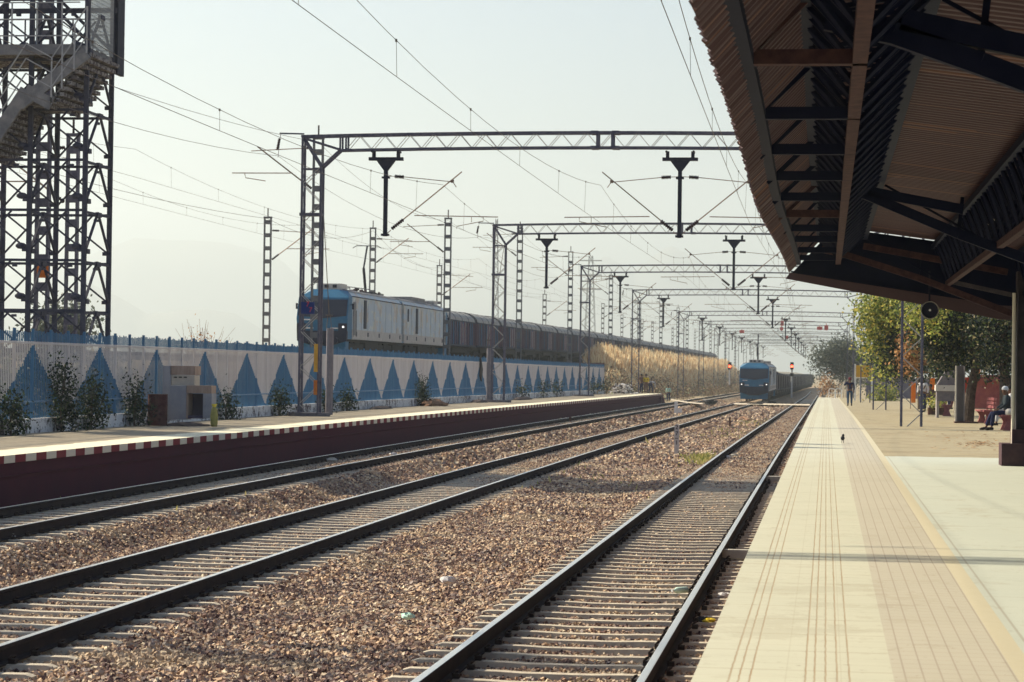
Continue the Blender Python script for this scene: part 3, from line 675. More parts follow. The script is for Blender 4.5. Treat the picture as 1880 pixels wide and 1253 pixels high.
# ------------------------------------------------------------------ contact wires
def sag_pts(a, b, sag, n=14):
    a = np.array(a); b = np.array(b); return [tuple(a+(b-a)*t-np.array([0, 0, 4*sag*t*(1-t)])) for t in np.linspace(0, 1, n)]
def overhead(X, z_m, z_c, ys, label, zf, dx=.18, r=.007):
    root = thing('overhead_line', (X, ys[0], z_c), label, 'overhead wires', 'overhead contact wires')
    mm = MB(); cw = MB(); nd = 0
    for i, (a, b) in enumerate(zip(ys[:-1], ys[1:])):
        s = dx if i % 2 else -dx; e = -s
        za, zc = zf(a), zf(b)
        mp = sag_pts((X+s*.8, a, z_m+za), (X+e*.8, b, z_m+zc), min(.85, (b-a)**2*.0004), 14); mm.tube(mp, r, 4)
        cp = sag_pts((X+s, a, z_c+za), (X+e, b, z_c+zc), .04, 6); cw.tube(cp, r, 4)
        for t in (.1, .25, .42, .58, .75, .9):
            if nd > 60: break
            k = np.array((X+s*.8, a, z_m+za))*(1-t)+np.array((X+e*.8, b, z_m+zc))*t; k[2] -= 4*min(.85, (b-a)**2*.0004)*t*(1-t)
            d = MB(); d.tube([tuple(k), (X+s+(e-s)*t, k[1], z_c+za+(zc-za)*t-.04*4*t*(1-t))], .005, 3)
            d.box(tuple(k), (.03, .05, .05)); d.build('dropper', wire_m, root); nd += 1
    mm.build('messenger_wire', wire_m, root); cw.build('contact_wire', wire_m, root)
yy_ = [-13]+PORT
overhead(-12.75, 8.68, 7.45, yy_, 'wires above the track beside the red wall, leftmost of the three main lines', lambda y: G(-8, y)*.8)
overhead(-7.4, 8.68, 7.45, yy_, 'wires above the middle track that run to the far locomotive', lambda y: G(-8, y)*.8)
overhead(-2.4, 8.68, 7.45, yy_, 'wires above the nearest track, passing under the canopy edge', lambda y: G(-8, y)*.8)
overhead(-29.6, 11.4, 10.2, [40, 96, 152, 195, 240, 290, 340, 395, 450, 520, 600], 'wires above the raised goods train', lambda y: ez(y)-2.35)
overhead(-34., 11.4, 10.2, [40, 100, 148, 178, 225, 290, 340, 395, 450, 520, 600], 'wires above the track beyond the raised train', lambda y: ez(y)-2.35)
def free_wire(pts, label, r=.007):
    mb = MB()
    for a, b in zip(pts[:-1], pts[1:]): mb.tube(sag_pts(a, b, .9, 14), r, 4)
    tag(mb.build('feeder_wire', wire_m), label, 'wire', 'feeder wires')
free_wire([(-18.6, y, 9.65+G(-8, y)*.8) for y in PORT], 'earth wire joining the outer left brackets of the portals')
free_wire([(-23.5, 30, 12.), tuple(onx(585, 262, -23.5)), tuple(onx(823, 405, -26.2)), tuple(onx(955, 425, -26.2)), tuple(onx(1048, 468, -26.2)), tuple(onx(1122, 510, -26.2)), tuple(onx(1174, 550, -26.2))], 'thin wire along the tops of the battened masts in front of the train', .009)
free_wire([(-36, 60, 12.5), tuple(onx(492, 402, -36)), tuple(onx(685, 424, -36)), tuple(onx(807, 492, -36)), tuple(onx(1000, 545, -36))], 'thin wire along the tops of the masts beyond the train', .012)

# ------------------------------------------------------------------ stair tower of the footbridge
tw = thing('footbridge_stair_tower', (-21.5, 61.5, 1.2), 'tall open steel stair tower with a concrete landing, behind the fence at far left', 'stair tower')
twm = mat('tower_steel', (.035, .037, .065), (.07, .07, .10), rough=.6, scale=5)
XC = [-23.0, -21.45, -19.9]; YC = [60.4, 62.6]; ZT = 16.5
for x in XC:
    for y in YC:
        mb = MB(); mb.box((x, y, (ZT+1.)/2), (.07, .16, ZT-1.)); mb.box((x, y-.08, (ZT+1.)/2), (.13, .03, ZT-1.)); mb.build('leg', twm, tw)
panel = 1.36; z0 = onx(157, 571, -19.9)[2]; levels = [z0+panel*i for i in range(-1, 6)]
for i, z in enumerate(levels):
    mb = MB()
    for y in YC: mb.bar((XC[0], y, z), (XC[-1], y, z), .05, .07)
    for x in XC: mb.bar((x, YC[0], z-.05), (x, YC[1], z-.05), .05, .07)
    mb.build('tie_beam', twm, tw)
    mb = MB(); zt_ = z+panel
    for a, b in zip(XC[:-1], XC[1:]):
        for y in YC:
            mb.bar((a+.1, y, zt_), (b, y, z+.25), .045, .045); mb.bar((b-.5, y, zt_), (a, y, z+.25), .045, .045)
            mb.box((b-.10, y-.05, z+.28), (.16, .1, .10)); mb.box((a+(b-a)*.75, y-.05, zt_-.15), (.12, .09, .07))
    for x in XC:
        ym = (YC[0]+YC[1])/2
        mb.bar((x, ym, zt_), (x, YC[0], z+.2), .06, .06); mb.bar((x, ym, zt_), (x, YC[1], z+.2), .06, .06)
        mb.box((x+.02, ym, zt_-.06), (.08, .35, .13)); mb.box((x+.03, YC[0]+.15, z+.25), (.08, .25, .13))
        mb.blob((x-.22, YC[0]-.05, z+.38), (.16, .09, .09), nu=8, nv=5)
    mb.build('cross_brace', twm, tw)
grime = newmat('grimy_concrete', .95); t_ = grime[1]; c = mixc(t_, math_node(t_, 'GREATER_THAN', noise(t_, grime[3], 6, 6, .7), .5), (.09, .08, .09), (.26, .25, .25)); t_.links.new(c, grime[2].inputs['Base Color'])
stc = mat('stair_concrete', (.15, .15, .165), (.26, .25, .25), rough=.9, scale=3)
zl = onx(157, 88, -19.9)[2]
mb = MB(); mb.box((-22.2, 61.5, zl-.1), (4.2, 2.9, .2)); mb.build('landing', grime[0], tw)
mb = MB(); mb.box((-22.2, 59.98, zl-.08), (4.2, .14, .28)); mb.box((-19.98, 61.5, zl-.14), (.2, 2.9, .36)); mb.build('landing_edge', stc, tw)
mb = MB()
a = ony(160, 98, 59.8); b = ony(95, 192, 62.4); mb.bar(tuple(a), (b[0], 59.8, ony(95, 192, 59.8)[2]), .12, .34)
c_ = ony(48, 166, 59.8); bb = ony(95, 192, 59.8); mb.bar((bb[0], 59.78, bb[2]), (c_[0], 59.78, c_[2]), .10, .33); d_ = ony(-30, 285, 59.8); c3 = tuple(c_+np.array([0, .03, 0])); mb.bar(c3, tuple(d_+np.array([0, .03, 0])), .12, .34)
mb.build('stringer', stc, tw)
mb = MB(); n = 9
for i in range(n):      # treads and soffit of the two flights
    f = (i+.5)/n; p = a*(1-f)+np.array((bb[0], 59.8, bb[2]))*f; mb.box((p[0], 61.1, p[2]+.05), (.3, 2.5, .1)); mb.box((p[0]-.12, 61.1, p[2]-.05), (.05, 2.5, .22))
for i in range(12):
    f = (i+.5)/12; p = c_*(1-f)+d_*f; mb.box((p[0], 61.1, p[2]+.05), (.3, 2.5, .1)); mb.box((p[0]-.12, 61.1, p[2]-.05), (.05, 2.5, .22))
mb.box(((bb[0]+c_[0])/2, 61.1, bb[2]+.1), (abs(bb[0]-c_[0])+.2, 2.5, .14))
mb.build('stair_flight', grime[0], tw)
mb = MB(); mf = MB()
for f in (0, .35, .7, 1.):
    p = a*(1-f)+np.array((bb[0], 59.8, bb[2]))*f; mb.bar((p[0], 59.75, p[2]), (p[0], 59.75, p[2]+1.25), .04, .04)
for hz in (.45, .85, 1.25):
    mb.bar((a[0], 59.75, a[2]+hz), (bb[0], 59.75, bb[2]+hz), .03, .03); mb.bar((c_[0], 59.75, c_[2]+hz), (d_[0], 59.75, d_[2]+hz), .03, .03); mb.bar((bb[0], 59.75, bb[2]+hz), (c_[0], 59.75, c_[2]+hz), .03, .03)
for hz in (.3, .75, 1.2): mb.bar((-24.3, 60.0, zl+hz), (-20, 60.0, zl+hz), .03, .03); mf.bar((-24.3, 63., zl+hz), (-20, 63., zl+hz), .03, .03)
for x in np.arange(-24, -20, .7): mb.bar((x, 60.0, zl), (x, 60.0, zl+1.2), .035, .035)
for x in np.arange(-24, -20, 1.4): mf.bar((x, 63.0, zl), (x, 63.0, zl+1.2), .035, .035)
mf.build('handrail', steel, tw); mb.build('handrail', mat('rail_grey', (.3, .3, .32), (.4, .4, .4), scale=4), tw)
mb = MB()       # big X bracing of the bridge storey above the landing
for y in YC:
    mb.bar((-19.9, y, zl+.2), (-22.2, y, zl+2.4), .08, .08); mb.bar((-22.2, y, zl+2.4), (-24.5, y, zl+.2), .08, .08); mb.bar((-24.5, y, zl+1.38), (-19.8, y, zl+1.38), .06, .14); mb.bar((-24.5, y, zl+2.6), (-19.8, y, zl+2.6), .08, .16)
mb.build('storey_brace', twm, tw)
mesh_m = mat('wire_screen', (.35, .36, .36), rough=.6)
mb = MB()
for i in range(24): mb.bar((-19.86, 60.5+i*.09, zl+.05), (-19.86, 60.5+i*.09, zl+4.5), .018, .018)
for i in range(40): mb.bar((-19.86, 60.5, zl+.05+i*.11), (-19.86, 62.6, zl+.05+i*.11), .012, .012)
mb.build('wire_screen', mesh_m, tw)
mb = MB(); mb.box((-19.82, 62.95, zl+2.1), (.10, .62, 5.0)); mb.build('end_plate', darkst, tw)
mb = MB(); mb.box((-27.5, 61.5, 15.1), (16., 3.0, .25)); mb.box((-27.5, 60.1, 15.9), (16., .1, 1.4)); mb.box((-27.5, 62.9, 15.9), (16., .1, 1.4)); mb.build('bridge_deck', grime[0], tw)

# ------------------------------------------------------------------ locomotives and wagons
lblue = mat('locomotive_blue', (.02, .115, .225), (.032, .15, .28), rough=.5, scale=2)
lgrey = newmat('locomotive_side', .5); t_ = lgrey[1]
c = mixc(t_, noise(t_, lgrey[3], .35, 3), (.36, .44, .52), (.52, .56, .60)); c = mixc(t_, math_node(t_, 'MULTIPLY', math_node(t_, 'GREATER_THAN', noise(t_, lgrey[3], .8, 3), .56), .5), c, (.55, .40, .26))
c = mixc(t_, math_node(t_, 'MULTIPLY', math_node(t_, 'GREATER_THAN', noise(t_, lgrey[3], 1.3, 3), .58), .5), c, (.66, .66, .55)); t_.links.new(c, lgrey[2].inputs['Base Color'])
lskirt = mat('locomotive_skirt', (.42, .38, .36), (.5, .46, .43), rough=.6, scale=2)
glass = mat('windscreen_glass', (.012, .014, .03), rough=.12, spec=.6)
dkbody = mat('bumper_dark', (.012, .018, .045), (.02, .025, .05), rough=.6, scale=3)
lroof = mat('roof_grey', (.17, .165, .18), (.27, .26, .26), rough=.7, scale=2)
lamp_w = mat('headlamp', (.9, .9, .85), rough=.2, emit=(1, .95, .85, .9))
def make_loco(label):
    root = thing('electric_locomotive', (0, 0, 0), label, 'locomotive', 'blue electric locomotives')
    B = lambda mb, n, m_, par=None: mb.build(n, m_, par or root, off=(0, 0, 0))
    h = MB(); sec = [(-1.55, 1.15), (1.55, 1.15), (1.55, 3.72), (1.25, 4.02), (-1.25, 4.02), (-1.55, 3.72)]
    h.prism(sec, 'y', 1.3, 17.6, 0); h.prism(sec, 'y', 18.4, 35.6, 0)
    for a, b in ((1.3, 17.6), (18.4, 35.6)):
        for s in (-1, 1):
            h.box((s*1.56, (a+b)/2, 1.45), (.04, b-a, .58), 1); h.box((s*1.57, (a+b)/2, 3.72), (.05, b-a, .05), 2)
            for k in range(5): h.box((s*1.585, a+1.2+k*3.6, 1.5), (.02, .3, .26), 2)
            for k in range(9): h.box((s*1.565, a+.9+k*1.95, 2.6), (.02, .03, 1.9), 0)
    B(h, 'body', [lgrey[0], lskirt, dkbody])
    r = MB(); r.prism([(-1.3, 4.02), (1.3, 4.02), (1.05, 4.16), (-1.05, 4.16)], 'y', 1.6, 17.5); r.prism([(-1.3, 4.02), (1.3, 4.02), (1.05, 4.16), (-1.05, 4.16)], 'y', 18.5, 35.4)
    r.box((0, 27, 4.3), (2.0, 5.5, .3)); r.box((0, 33, 4.25), (1.8, 2.5, .2)); B(r, 'roof', lroof)
    j = MB(); j.prism([(-1.42, 1.0), (1.42, 1.0), (1.42, 3.9), (-1.42, 3.9)], 'y', 17.6, 18.4); B(j, 'gangway', lblue)
    for end in (0, 1):
        F = (lambda x, y, z: (x, y, z)) if end == 0 else (lambda x, y, z: (x, 36.9-y, z))
        c = MB(); P = [[(-1.5, .12, 1.15), (-1.55, 0, 2.35), (-1.52, .42, 3.62), (-.75, .95, 4.12)], [(1.5, .12, 1.15), (1.55, 0, 2.35), (1.52, .42, 3.62), (.75, .95, 4.12)], [(1.55, 1.3, 1.15), (1.55, 1.3, 2.35), (1.55, 1.3, 3.72), (1.25, 1.3, 4.05)], [(-1.55, 1.3, 1.15), (-1.55, 1.3, 2.35), (-1.55, 1.3, 3.72), (-1.25, 1.3, 4.05)]]
        vs = [F(*p) for col in P for p in col]; fs = []
        for i in range(4):
            k = (i+1) % 4
            for q in range(3):
                f = (i*4+q, k*4+q, k*4+q+1, i*4+q+1); fs.append(f if end == 0 else f[::-1])
        fs.append((3, 7, 11, 15) if end == 0 else (15, 11, 7, 3)); c.add(vs, fs)
        # cow catcher
        c.add([F(*p) for p in ((-1.45, .0, 1.0), (1.45, .0, 1.0), (1.42, .15, .32), (-1.42, .15, .32), (-1.45, .9, 1.0), (1.45, .9, 1.0), (1.42, .9, .32), (-1.42, .9, .32))], [(0, 3, 2, 1), (4, 5, 6, 7), (0, 4, 7, 3), (1, 2, 6, 5), (2, 3, 7, 6), (0, 1, 5, 4)])
        B(c, 'cab', lblue)
        w = MB(); w.add([F(*p) for p in ((-1.46, .02, 2.52), (0, -.06, 2.36), (1.46, .02, 2.52), (1.48, .36, 3.5), (-1.48, .36, 3.5))], [(0, 1, 2, 3, 4) if end == 0 else (4, 3, 2, 1, 0)])
        wv = w.v[:]; w.add([(p[0], p[1]+(.12 if end == 0 else -.12), p[2]) for p in wv], [(4, 3, 2, 1, 0)]); w.add(wv+[(p[0], p[1]+(.12 if end == 0 else -.12), p[2]) for p in wv], [(i, (i+1) % 5, (i+1) % 5+5, i+5) for i in range(5)])
        w.bar(F(0, .0, 2.4), F(.25, .1, 2.75), .03, .03); B(w, 'windscreen', glass)
        s = MB(); s.add([F(*p) for p in ((-1.52, -.03, 1.62), (1.52, -.03, 1.62), (1.5, -.02, 1.02), (.5, -.06, .72), (-.5, -.06, .72), (-1.5, -.02, 1.02), (-1.52, .3, 1.62), (1.52, .3, 1.62), (1.5, .3, 1.02), (.5, .3, .72), (-.5, .3, .72), (-1.5, .3, 1.02))], [(0, 5, 4, 3, 2, 1), (6, 7, 8, 9, 10, 11)]+[(i, (i+1) % 6, (i+1) % 6+6, i+6) for i in range(6)])
        for x in (-1.26, 1.26): s.box(F(x, .04, 1.84), (.52, .16, .46))
        for x in (-.87, .87): s.tube([F(x, -.45, 1.05), F(x, 0, 1.05)], .19, 10)
        s.tube([F(0, -.4, .95), F(0, 0, .95)], .12, 8); B(s, 'bumper', dkbody)
        for x in (-1.3, 1.3):
            l = MB(); l.tube([F(x, -.07, 1.86), F(x, -.02, 1.86)], .06, 10); B(l, 'headlight', lamp_w)
        m_ = MB()
        for x in (-.75, .75): m_.box(F(x, -.02, 1.78), (.45, .05, .07))
        m_.box(F(-.95, .03, 2.28), (.5, .06, .07)); B(m_, 'marking_strip', white_p)
        for x in (-1.72, 1.72): e = MB(); e.box(F(x, .75, 3.1), (.1, .1, .35)); e.bar(F(x*.9, .8, 3.2), F(x, .75, 3.2), .04); B(e, 'mirror', dkbody)
        for x in (-1.6, 1.6):
            e = MB(); e.bar(F(x, 1.5, 1.3), F(x, 1.5, 2.9), .035); e.bar(F(x, 2.4, 1.3), F(x, 2.4, 2.9), .035); e.box(F(x*.985, 1.95, 2.4), (.03, .75, 2.0)); e.box(F(x*.99, 1.95, 2.9), (.035, .5, .5)); B(e, 'cab_door', dkbody if 0 else lroof)
        a = MB(); a.box(F(.15, 2.0, 4.3), (1.5, 1.7, .36), 0)
        for x in (-.35, .0, .5): a.box(F(x, 1.13, 4.32), (.24, .06, .18), 1)
        B(a, 'air_conditioner', [mat('ac_grey', (.52, .50, .47), rough=.6), dkbody])
    for s in (-1, 1):
        for y, w_, zc_, h_ in ((5.2, .75, 2.72, 1.75), (23.4, .75, 2.72, 1.75), (20, .35, 3.05, .85), (1.9, .1, 2.3, 1.7)):
            g = MB(); g.box((s*1.57, y, zc_), (.04, w_, h_)); B(g, 'side_grille', dkbody)
    for y in (4, 13.2, 22.5, 31.8):
        b = MB()
        for s in (-1, 1): b.box((s*1.15, y, .72), (.25, 4.4, .42)); b.box((s*1.2, y, .95), (.2, 1.2, .5))
        b.box((0, y, .95), (2.4, 3.0, .3)); bo = B(b, 'bogie', black)
        for yy2 in (y-1.3, y+1.3):
            w = MB(); w.tube([(-.95, yy2, .54), (-.8, yy2, .54)], .54, 16); w.tube([(.8, yy2, .54), (.95, yy2, .54)], .54, 16); w.tube([(-.8, yy2, .54), (.8, yy2, .54)], .09, 8)
            o = w.build('wheelset', mat('wheel_steel', (.05, .045, .045), rough=.6), bo, off=(0, 0, 0))
    ub = MB(); ub.box((0, 8.6, .78), (2.7, 4.2, .75)); ub.box((0, 27.1, .78), (2.7, 4.2, .75)); ub.box((0, 17.9, .85), (2.5, 3.6, .6)); ub.box((0, 18, 1.08), (2.85, 34.5, .14)); B(ub, 'underframe', black)
    p = MB(); y0 = 13.
    p.tube([(0, y0, 4.35), (0, y0-.75, 5.9)], .09, 6); p.tube([(0, y0-.75, 5.9), (0, y0+.3, 7.35)], .06, 6); p.bar((-.7, y0+.3, 7.4), (.7, y0+.3, 7.4), .06, .05); p.bar((-.95, y0+.3, 7.25), (-.7, y0+.3, 7.4), .04); p.bar((.95, y0+.3, 7.25), (.7, y0+.3, 7.4), .04)
    p.box((0, y0, 4.3), (1.2, 1.6, .12)); B(p, 'pantograph', darkst)
    r2 = random.Random(3)
    for k in range(9): q = MB(); insulator(q, (r2.uniform(-.7, .7), 4.5+k*1.35, 4.1), (r2.uniform(-.7, .7), 4.5+k*1.35, 4.42), .14, 3); B(q, 'insulator', insul)
    q = MB()
    q.tube([(.3, 4, 4.45), (.5, 12, 4.5)], .03, 5); q.box((0, 15.4, 4.25), (1.2, 1.4, .22)); q.tube([(-.4, 4, 4.42), (-.2, 9, 4.48)], .04, 5); B(q, 'roof_busbar', insul)
    return root
p = onx(640, 630, -28.2); LY = p[1]
loco = make_loco('blue and grey electric locomotive up on the embankment, heading the left goods train'); loco.location = (-29.75, LY-.4, ez(LY)+.35)
p2 = ong(1384, 734, .3); loco2 = dup(loco, (p2[0], p2[1], G(-8, p2[1])), 'blue electric locomotive facing the camera on the middle track, in haze')
def make_wagon(label, cols, roofm, group, flatroof=False):
    root = thing('covered_wagon', (0, 0, 0), label, 'goods wagon', group)
    B = lambda mb, n, m_, par=None: mb.build(n, m_, par or root, off=(0, 0, 0)); Lw = 13.6
    b = MB(); b.box((0, Lw/2, 2.15), (2.9, Lw, 1.95), 0)
    for s in (-1, 1):
        for k in range(15): b.box((s*1.475, .25+k*(Lw-.5)/14, 2.15), (.07, .11, 1.95), 1)
        b.box((s*1.48, Lw/2, 3.08), (.08, Lw, .1), 2); b.box((s*1.48, Lw/2, 1.2), (.08, Lw, .14), 2)
    B(b, 'body', cols)
    r = MB(); n = 10; h_ = .35 if flatroof else .85
    arc = [(1.5*math.cos(math.pi*k/n), 3.1+h_*math.sin(math.pi*k/n)) for k in range(n+1)]
    r.prism(arc, 'y', .05, Lw-.05, 0)
    arc2 = [(x*1.012, 3.1+(z-3.1)*1.03) for x, z in arc]
    for y in (.05, Lw*.26, Lw*.5, Lw*.74, Lw-.2): r.prism(arc2, 'y', y, y+.12, 1)
    B(r, 'roof', [roofm, cols[2]])
    for s in (-1, 1):
        d = MB()
        for k in (-1, 1):
            d.box((s*1.50, Lw/2+k*.72, 2.15), (.05, 1.3, 1.75), 0); d.bar((s*1.54, Lw/2+k*.1, 1.4), (s*1.54, Lw/2+k*.1, 2.9), .04, .04, 1); d.box((s*1.54, Lw/2+k*1.3, 2.15), (.05, .1, 1.75), 1)
        B(d, 'door', [cols[0], mat('door_bar_pale', (.30, .27, .28), (.4, .36, .34), scale=5)])
    u = MB(); u.box((0, Lw/2, .98), (2.2, Lw+.6, .25)); u.box((0, Lw/2, .75), (1.6, 3.5, .4)); u.box((0, Lw/2, .82), (2.6, Lw-6.5, .3))
    for y in (-.3, Lw+.3): u.tube([(-.87, y, 1.05), (-.87, y+(.3 if y < 0 else -.3), 1.05)], .16, 8); u.tube([(.87, y, 1.05), (.87, y+(.3 if y < 0 else -.3), 1.05)], .16, 8)
    B(u, 'underframe', black)
    for y in (2.0, Lw-2.0):
        g = MB()
        for s in (-1, 1): g.box((s*1.05, y, .62), (.2, 2.5, .32))
        for yy2 in (y-.95, y+.95): g.tube([(-.95, yy2, .5), (.95, yy2, .5)], .48, 14)
        B(g, 'bogie', black)
    return root
wc = newmat('wagon_side', .75); t_ = wc[1]
sy = noise(t_, wc[3], .42, 2); mp = t_.nodes.new('ShaderNodeMapping'); mp.inputs['Scale'].default_value = (.02, 1, .02); t_.links.new(wc[3], mp.inputs[0])
sy = noise(t_, mp.outputs[0], .55, 2); f_ = math_node(t_, 'GREATER_THAN', sy, .5)
c = mixc(t_, f_, (.13, .065, .10), (.035, .13, .26)); c = mixc(t_, math_node(t_, 'MULTIPLY', noise(t_, wc[3], 3, 5), .3), c, (.13, .09, .10)); t_.links.new(c, wc[2].inputs['Base Color'])
wr = mat('wagon_rib', (.04, .05, .085), (.09, .075, .09), rough=.8, scale=3); wt = mat('wagon_trim_dark', (.03, .04, .07), rough=.7)
wg = make_wagon('first covered wagon behind the left locomotive', [wc[0], wr, wt], mat('wagon_roof_grey', (.28, .28, .28), (.38, .37, .35), rough=.85, scale=1.5), 'covered wagons of the raised goods train')
Y = LY+36.9; NWAG = 30
for k in range(NWAG):
    if k == 0: wg.location = (-29.75, Y, ez(Y)+.35)
    else: dup(wg, (-29.75, Y, ez(Y)+.35), '%s covered wagon behind the left locomotive' % ORD[k])
    Y += 14.4
wd2 = mat('dark_wagon_side', (.035, .03, .035), (.07, .055, .055), rough=.85, scale=2)
wg2 = make_wagon('first dark wagon behind the far locomotive', [wd2, wd2, wt], mat('dark_wagon_roof', (.05, .045, .05), (.08, .07, .07), rough=.85, scale=1.5), 'dark wagons of the far goods train', True)
Y = p2[1]+37.3
for k in range(24):
    l = (p2[0]+(k/24)**2*3., Y, G(-8, Y)); lab = '%s dark wagon behind the far locomotive' % ORD[k]
    if k == 0: wg2.location = l
    else: dup(wg2, l, lab)
    Y += 14.4

# ------------------------------------------------------------------ platform canopy
cn = thing('platform_canopy', (3.6, 30, .8), 'dark corrugated steel canopy on lattice girders over the right platform', 'canopy')
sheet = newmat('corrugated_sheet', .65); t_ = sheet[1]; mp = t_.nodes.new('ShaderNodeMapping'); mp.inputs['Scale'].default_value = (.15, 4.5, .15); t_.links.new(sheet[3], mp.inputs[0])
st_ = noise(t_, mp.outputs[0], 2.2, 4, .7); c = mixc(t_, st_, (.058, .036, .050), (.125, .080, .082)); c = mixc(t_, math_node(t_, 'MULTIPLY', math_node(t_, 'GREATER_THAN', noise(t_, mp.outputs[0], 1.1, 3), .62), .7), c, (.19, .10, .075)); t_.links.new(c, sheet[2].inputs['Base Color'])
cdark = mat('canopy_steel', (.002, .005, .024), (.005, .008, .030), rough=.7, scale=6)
crust = mat('canopy_rusty_chord', (.04, .02, .027), (.08, .042, .042), rough=.8, scale=9)
YC1 = 45.0; YC0 = 5.0
def bulge(Y): return -.10*math.exp(-((Y-28)/7.)**2)
def cornice(Y): return [(-.72+bulge(Y), 4.40), (-.3+bulge(Y)*.5, 4.86), (.10, 5.30), (2.0, 5.05), (3.7, 4.83), (9.5, 5.4)]
V = []; Fq = []; ys = []; y = YC0
while y < YC1: ys += [(y, 0), (y+.05, .0), (y+.075, .035), (y+.155, .035), (y+.18, 0)]; y += .21
n = 6
for (y, dz) in ys:
    jag = R_.uniform(-.012, .012)
    for i, (x, z) in enumerate(cornice(y)): V.append((x+(jag if i == 0 else 0)-(dz*.7 if i < 3 else 0), y, z+dz*(.7 if i < 3 else 1)))
for j in range(len(ys)-1):
    for i in range(n-1): Fq.append((j*n+i, j*n+i+1, (j+1)*n+i+1, (j+1)*n+i))
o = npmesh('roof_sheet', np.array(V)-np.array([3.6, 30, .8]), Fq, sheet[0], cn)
so_ = o.modifiers.new('s', 'SOLIDIFY'); so_.thickness = .004; so_.offset = 1
mb = MB()       # eave purlin
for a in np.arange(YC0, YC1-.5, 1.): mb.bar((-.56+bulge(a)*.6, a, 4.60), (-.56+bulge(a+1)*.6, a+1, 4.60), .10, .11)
mb.build('eave_purlin', cdark, cn)
rungs = [9.6, 12.7, 15.8, 19.2, 22.3, 25.3, 28.3, 31.3, 34.4, 37.2, 40.5, 43.2]
for i, y in enumerate(rungs):
    m_ = crust if i in (2, 7) else cdark; mb = MB(); mb.bar((-.6, y, 4.60), (.25, y, 4.60), .09 if i != 2 else .12, .10); mb.bar((-.66, y, 4.52), (.05, y, 5.2), .05, .05)
    mb.build('cross_bar', m_, cn)
def girder(name, chords, y0, y1, pitch, m_, cm, pairs, w=.07):
    g = MB()
    for i, (x, z) in enumerate(chords): g.bar((x, y0, z), (x, y1, z), w, w, 1 if i == 0 else 0)
    y = y0; k = 0
    while y < y1-.1:
        for a, b in pairs:
            p, q = (chords[a], chords[b]) if k % 2 == 0 else (chords[b], chords[a]); g.bar((p[0], y, p[1]), (q[0], min(y+pitch, y1), q[1]), .035, .035)
        if k % 2 == 0:
            for a, b in pairs: g.bar((chords[a][0], y, chords[a][1]), (chords[b][0], y, chords[b][1]), .03, .03)
        y += pitch; k += 1
    g.build(name, [m_, cm], cn)
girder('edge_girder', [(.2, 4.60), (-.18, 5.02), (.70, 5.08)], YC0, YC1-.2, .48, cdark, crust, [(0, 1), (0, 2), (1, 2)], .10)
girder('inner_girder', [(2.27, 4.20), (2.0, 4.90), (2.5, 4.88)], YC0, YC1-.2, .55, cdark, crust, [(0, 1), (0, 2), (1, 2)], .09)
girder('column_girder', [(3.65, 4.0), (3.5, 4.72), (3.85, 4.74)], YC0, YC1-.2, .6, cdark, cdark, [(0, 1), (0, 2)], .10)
for y in (10, 18.5, 26, 35.5, 39.5):
    for x0, z0_, x1, z1_ in ((.7, 5.1, 2.0, 4.95),):
        pass
for k, (Y, A, Bp, th, m_) in enumerate(((15.8, [(1655, 38), (1890, 88)], [(1640, 62), (1800, 118), (1890, 152)], .15, cdark), (31.4, [(1595, 352), (1768, 385)], [(1590, 358), (1760, 430), (1890, 478)], .13, cdark), (44.2, [(1585, 452), (1850, 500)], [(1552, 468), (1690, 512), (1862, 578)], .12, crust))):
    mb = MB()
    for pts in (A, Bp):
        w = [ony(x, y, Y) for x, y in pts]
        for p, q in zip(w[:-1], w[1:]): mb.bar(tuple(p), tuple(q), .10, th)
    a0 = ony(*Bp[0], Y); mb.bar(tuple(a0), (a0[0]-.45, Y, a0[2]+.1), .09, th)
    e_ = ony(*Bp[-1], Y); mb.bar(tuple(e_), (6.5, Y, e_[2]+.5), .1, th)
    mb.build('truss_frame', m_, cn)
    mb = MB(); q = ony(*Bp[1], Y)
    mb.bar((q[0], Y+.08, q[2]), (q[0]+.05, Y+.08, q[2]+.5), .05, .05); mb.bar((.75, Y+.06, 5.0), (2.1, Y+.06, 4.25), .03, .03); mb.build('strut', cdark, cn)
for Y in (YC1+.04,):
    g = MB(); low = [(-.74, 4.30), (1.3, 3.93), (3.3, 3.57), (9.5, 3.5)]
    g.prism([(-.74, 4.32), (3.3, 3.60), (9.4, 3.5), (9.4, 5.36), (3.7, 4.81), (2.0, 5.03), (.12, 5.275)], 'y', Y, Y+.02, 1)
    g.prism([(-.80, 4.28), (3.3, 3.53), (9.5, 3.4), (9.5, 3.66), (3.3, 3.80), (-.72, 4.40)], 'y', Y-.02, Y-.004, 0)
    g.bar((-.7, Y-.04, 4.42), (3.3, Y-.04, 3.84), .03, .03, 1); g.build('end_fascia', [sheet[0], cdark], cn)
colm = mat('column_paint', (.05, .045, .055), (.09, .075, .08), rough=.6, scale=5)
